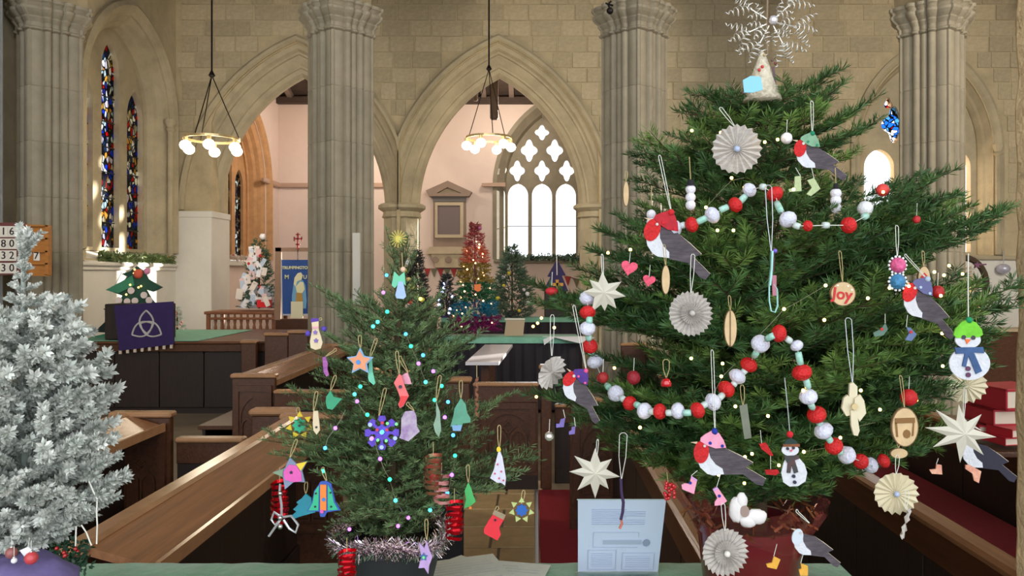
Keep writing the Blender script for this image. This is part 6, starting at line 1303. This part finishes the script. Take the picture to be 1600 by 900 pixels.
o = Orn('wall_bracket', 'stone cross shaped ledge beside the bright chapel window', 'ledge', 775, 290, 18.97); o.poly('stone_ledge', mat('pinkish_stone', (190, 160, 140)), [(753,287),(790,286),(790,292),(755,292)], 8, 4)
# ---- bunting
def bunting(label, x0, y0, x1, y1, n, w, h, d, sag=4):
    o = Orn('bunting', label, 'bunting', (x0+x1)/2, (y0+y1)/2, d); cols_ = [mat('red_pennant', (170, 60, 60), .85), mat('olive_pennant', (120, 116, 90), .85)]
    f = lambda t: (x0+(x1-x0)*t, y0+(y1-y0)*t+sag*4*t*(1-t)); o.line('cord', mat('bunting_cord', (120, 60, 60), .8), [f(i/20) for i in range(21)], .5)
    for i in range(n): x, y = f((i+.5)/n); o.poly('pennant', cols_[i % 2], [(x-w/2, y), (x+w/2, y), (x+.5, y+h)], .8, .5)
bunting('red and olive bunting across the pink wall below the memorial', 642, 419, 735, 419, 9, 10, 14, 18.985, 1)
bunting('short string of bunting right of the purple cut out tree', 880, 430, 935, 440, 4, 10, 15, 18.985, 2)
# ---- distant trees under the middle arch
rb = [(0, (176, 84, 84)), (.22, (206, 110, 84)), (.36, (150, 130, 60)), (.55, (40, 110, 74)), (.72, (30, 120, 150)), (.86, (130, 30, 96))]
o = Orn('rainbow_tree', 'tinsel tree banded like a rainbow from pink top to magenta skirt', 'christmas tree', 742, 526, 9.75)
s = o.s; rr = random.Random(77); bands = []
for bi, (t0, c) in enumerate(rb):
    t1 = rb[bi+1][0] if bi < 5 else 1.0; m = MB(); y0_, y1_ = 350+168*t0, 350+168*t1
    for i in range(int(330*(t1-t0)*6*(.4+t0))):
        t = rr.uniform(t0, t1); R = (6+34*t**.9) if t > .1 else 4; a = rr.uniform(0, 2*PI); q = R*rr.uniform(.3, 1); cx_ = 742-3*(t < .08)
        c0 = Vector((q*math.cos(a)*s, q*math.sin(a)*s, (176-168*t)*s)); dv = Vector((math.cos(a), math.sin(a), rr.uniform(-.1, .6))).normalized()
        for k in range(6): d2 = (dv+Vector((rr.gauss(0, .8), rr.gauss(0, .8), rr.gauss(0, .7)))).normalized(); e = d2.orthogonal().normalized()*.9*s; m.add([c0+dv*k*1.1*s-e, c0+dv*k*1.1*s+e, c0+dv*k*1.1*s+d2*5*s], [(0, 1, 2)])
    f_ = m.build('tinsel_band', mat('tinsel_band_%d' % bi, c, .35, metal=.35, var=.25, scale=30), o.t); f_['kind'] = 'stuff'
m = MB(); m.tube([(0, 0, 0), (0, 0, 170*s)], [2.5*s, .8*s], 6); m.build('trunk', mat('magenta_trunk', (110, 30, 80), .6), o.t)
wl_ = emat('tiny_warm_light', (255, 200, 140), 7)
deck(o, 742, 356, 515, 38, 28, wl_, 1.2, 5, 'light', lambda t: .12+.88*t)
o.poly('orange_card', C('orange_card', (226, 120, 60), .7), [(744,444),(754,443),(754,453),(749,455),(744,452)], 1, 38); o.ball('curled_tip', mat('pink_tip', (170, 90, 130), .4), 749, 356, 4, 0, .1, 8)
o = spiky('small_dark_tree', 'small dark tree with silver baubles left of the rainbow tree', 698, 428, 495, 21, 13.7, dgreen, 420, 9, prof=lambda t: .12+.88*t, nl=5); deck(o, 698, 430, 496, 21, 26, [mat('silver_bauble', (190, 186, 206), .25, metal=.5), mat('pale_bauble', (214, 206, 214), .4), emat('cool_light', (190, 200, 255), 5)], 2.1, 6)
o.poly('pot', mat('indigo_pot', (70, 66, 110), .6), [(690,493),(708,493),(706,508),(692,508)], 14)
o = spiky('grey_green_tree', 'bushy grey green tree with pale baubles left of the bright window foot', 800, 384, 495.5, 33, 13.7, fgreen, 1100, 10, prof=lambda t: min(1, .12+1.35*t), nl=6); deck(o, 800, 400, 490, 33, 12, [mat('pale_bauble', (214, 206, 214)), mat('white_bauble', (226, 226, 226), .4), mat('yellow_bauble', (210, 190, 60), .4)], 3, 16, prof=lambda t: min(1, .12+1.35*t))
o.poly('pot', mat('dark_tree_pot', (50, 44, 48), .7), [(788,485),(812,485),(810,498),(790,498)], 18)
o = spiky('dark_tree', 'dark tree with knitted snowmen behind the top of the small fir', 650, 392, 498, 26, 9.0, mat('brown_black_needles', (36, 36, 34), .7, col2=(62, 60, 54), scale=6), 800, 12, prof=lambda t: .1+.9*t, nl=6)
for x, y, c, r in ((640,410,(226,226,226),5),(636,402,(170,50,50),4),(641,437,(226,200,120),4),(646,448,(206,196,80),5),(652,460,(190,190,60),4),(644,470,(200,60,60),5),(662,468,(210,200,80),4),(640,478,(226,206,190),5),(636,424,(214,190,60),4)): o.ball('knitted_ball', mat('knit_%d_%d' % (c[0], c[1]), c, .9), x, y, r, 16, .05, 10)
# dark stand under it
t = thing('plant_stand', 'dark stand under the tree with knitted snowmen', 'stand', (P(650, 0, 9.0).x, 9.02, 0)); m = MB(); m.box(-.22, .22, -.2, .2, 0, 1.21, .01); m.build('box', oak_d, t)
# purple cut out tree
o = Orn('cutout_tree', 'purple cut out tree with a gold cross, under the bright window', 'christmas tree', 868, 440, 13.8); pvv = mat('indigo_card', (52, 44, 90), .8)
o.poly('board', pvv, [(870,405),(884,430),(878,431),(888,455),(848,455),(860,433),(855,432)], 4); o.polys('gold_cross', mat('gold_cross', (206, 150, 66), .5, metal=.3), [[(868,437),(873,437),(871.5,452),(869.5,452)], [(861,442),(880,442),(880,447),(861,447)]], 1.5, 3); o.poly('white_ribbon', wp, [(869,400),(870.5,400),(871,430),(869.5,430)], 1, 3)
t = thing('plant_stand', 'dark stand under the purple cut out tree', 'stand', (P(868, 0, 13.8).x, 13.9, 0)); m = MB(); m.box(-.2, .2, -.06, .06, .965, 1.44, .01); m.build('box', oak_d, t)
# ---- foliage on the window sills
def sill_garland(label, p0, p1, n, mt, r, seed, flowers=()):
    base = (Vector(p0)+Vector(p1))/2; t = thing('sill_garland', label, 'garland', base); rr = random.Random(seed); m = MB()
    for i in range(n):
        c = Vector(p0).lerp(Vector(p1), rr.random())-base+Vector((rr.gauss(0, r*.5), rr.gauss(0, r*.5), abs(rr.gauss(0, r*.5)))); dv = Vector((rr.gauss(0, 1), rr.gauss(0, 1), rr.gauss(0, 1))).normalized(); e = dv.orthogonal().normalized()*r*.28
        m.add([c, c+dv*r*.6+e, c+dv*r*1.2, c+dv*r*.6-e], [(0, 1, 2, 3)])
    f_ = m.build('leaves', mt, t); f_['kind'] = 'stuff'
    for k in range(len(flowers)):
        for q in range(5): m = MB(); c = Vector(p0).lerp(Vector(p1), rr.random())-base+Vector((rr.uniform(-.02, .06), 0, rr.uniform(.02, .09))); m.sphere(c, .022, 8, 6); m.build('berry', flowers[k], t)
    return t
ivy = mat('sill_ivy', (70, 100, 52), .7, col2=(120, 130, 80), scale=12)
sill_garland('ivy and dried flowers along the sill of the stained glass window', (-6.72, 11.9, 1.97), (-6.72, 14.2, 1.97), 900, ivy, .075, 3, (mat('ochre_flower', (190, 150, 80), .8), mat('white_flower', (226, 222, 210), .8)))
sill_garland('thin evergreen garland along the sill of the bright chapel window', (-.75, 18.86, 2.10), (1.2, 18.86, 2.10), 700, fgreen, .08, 4)
sill_garland('red and white decoration on the sill of the chapel side window', (-6.22, 15.5, 2.05), (-6.22, 17.4, 2.05), 200, mat('pale_tinsel', (210, 196, 186), .6), .06, 5, (mat('red_berry_far', (190, 50, 50), .6),))
# ---- right hand side: ledge, wreath, bauble, books
t = thing('display_ledge', 'pale ledge with decorations at the far right behind the big fir', 'shelf', (7.35, 11.0, 0)); m = MB(); m.box(-1.1, 1.2, -.2, .2, .92, .965, .01); m.build('ledge_top', mat('pale_oak', (170, 150, 120)), t); m = MB(); m.box(-1.05, 1.15, -.17, .17, 0, .92, .01); m.build('body', oak, t)
o = Orn('wreath', 'dark wreath leaning on the cream wall at the far right', 'wreath', 1507, 445, 10.9); s = o.s; m = MB(); m.tube([(34*s*math.cos(a), 0, 42*s*math.sin(a)) for a in [2*PI*i/28 for i in range(29)]], 5*s, 8, cap=False); m.build('hoop', mat('dark_willow', (64, 50, 36), .9, var=.2, scale=20), o.t)
o = spiky('pale_tree', 'pale dried twig arrangement with warm lights before the dark wreath', 1500, 415, 492, 34, 10.7, mat('pale_dried_twig', (206, 186, 150), .8, col2=(226, 206, 176), scale=8), 260, 15, prof=lambda t: .3+.7*t, nl=6, w=1.4, cat='decoration'); deck(o, 1500, 420, 490, 30, 10, wl_, 2, 15, 'light')
o = Orn('bauble', 'silver white bauble on the cream wall at the far right edge', 'bauble', 1568, 420, 14.355); o.ball('ball', mat('pearl_bauble', (196, 196, 214), .3, metal=.3), 1568, 420, 10, 0, 0, 16, .8); o.line('thread', sstring, [(1568, 411), (1568, 392)], .6)
for k, (y, lb) in enumerate(((414, 'upper'), (462, 'lower'))): o = Orn('dart_ornament', 'small purple spiked ornament on the cream wall, the %s of two' % lb, 'ornament', 1528, y, 10.5); o.poly('body', C('plum_felt', (110, 70, 96), .8), star(1526, y, 6, 2.6, 5), 4); o.line('spike', C('plum_felt', (110, 70, 96)), [(1526, y), (1541, y-1)], 1.2)
# red hymn books and boxes on the second right pew
def hymnbook(label, x, y, z, w, dpt, h, rot, mt=None): 
    t = thing('hymn_book', label, 'book', (x, y, z), (0, 0, rot), 'crimson books piled on the right pew'); mt = mt or mat('crimson_book', (170, 26, 44), .45, rnd=.1)
    m = MB(); m.box(-w/2, w/2, -dpt/2, dpt/2, 0, h*.12, .001); m.box(-w/2, w/2, -dpt/2, dpt/2, h*.88, h, .001); m.box(-w/2, -w/2+h*.1, -dpt/2, dpt/2, 0, h); m.build('cover', mt, t)
    m = MB(); m.box(-w/2+.004, w/2-.005, -dpt/2+.005, dpt/2-.005, h*.12, h*.88); m.build('pages', mat('book_pages', (214, 200, 180), .8), t)
for i, (px, py, d, w, dp, h, r, lb) in enumerate(((1560, 618, 3.7, .26, .22, .10, .25, 'big crimson book box on top, right of the green hatted snowman'), (1548, 646, 3.72, .24, .22, .075, .1, 'crimson book under the big one at the far right'), (1532, 668, 3.75, .20, .2, .055, -.1, 'crimson book lower in the pile at the far right'), (1566, 672, 3.6, .17, .14, .04, .3, 'crimson book with pale page edges in the pile at the far right'), (1560, 684, 3.6, .19, .16, .035, .2, 'lowest crimson book in the pile at the far right'))):
    c = P(px, py, d); hymnbook(lb, c.x+.05, d, c.z-h/2, w, dp, h, r)
c = P(1550, 690, 3.68); t = thing('book_shelf', 'wooden ledge carrying the crimson books at the far right', 'shelf', (c.x+.05, 3.68, 0)); m = MB(); m.box(-.22, .3, -.2, .2, c.z-.03, c.z-.005, .004); m.build('shelf_board', oak, t)
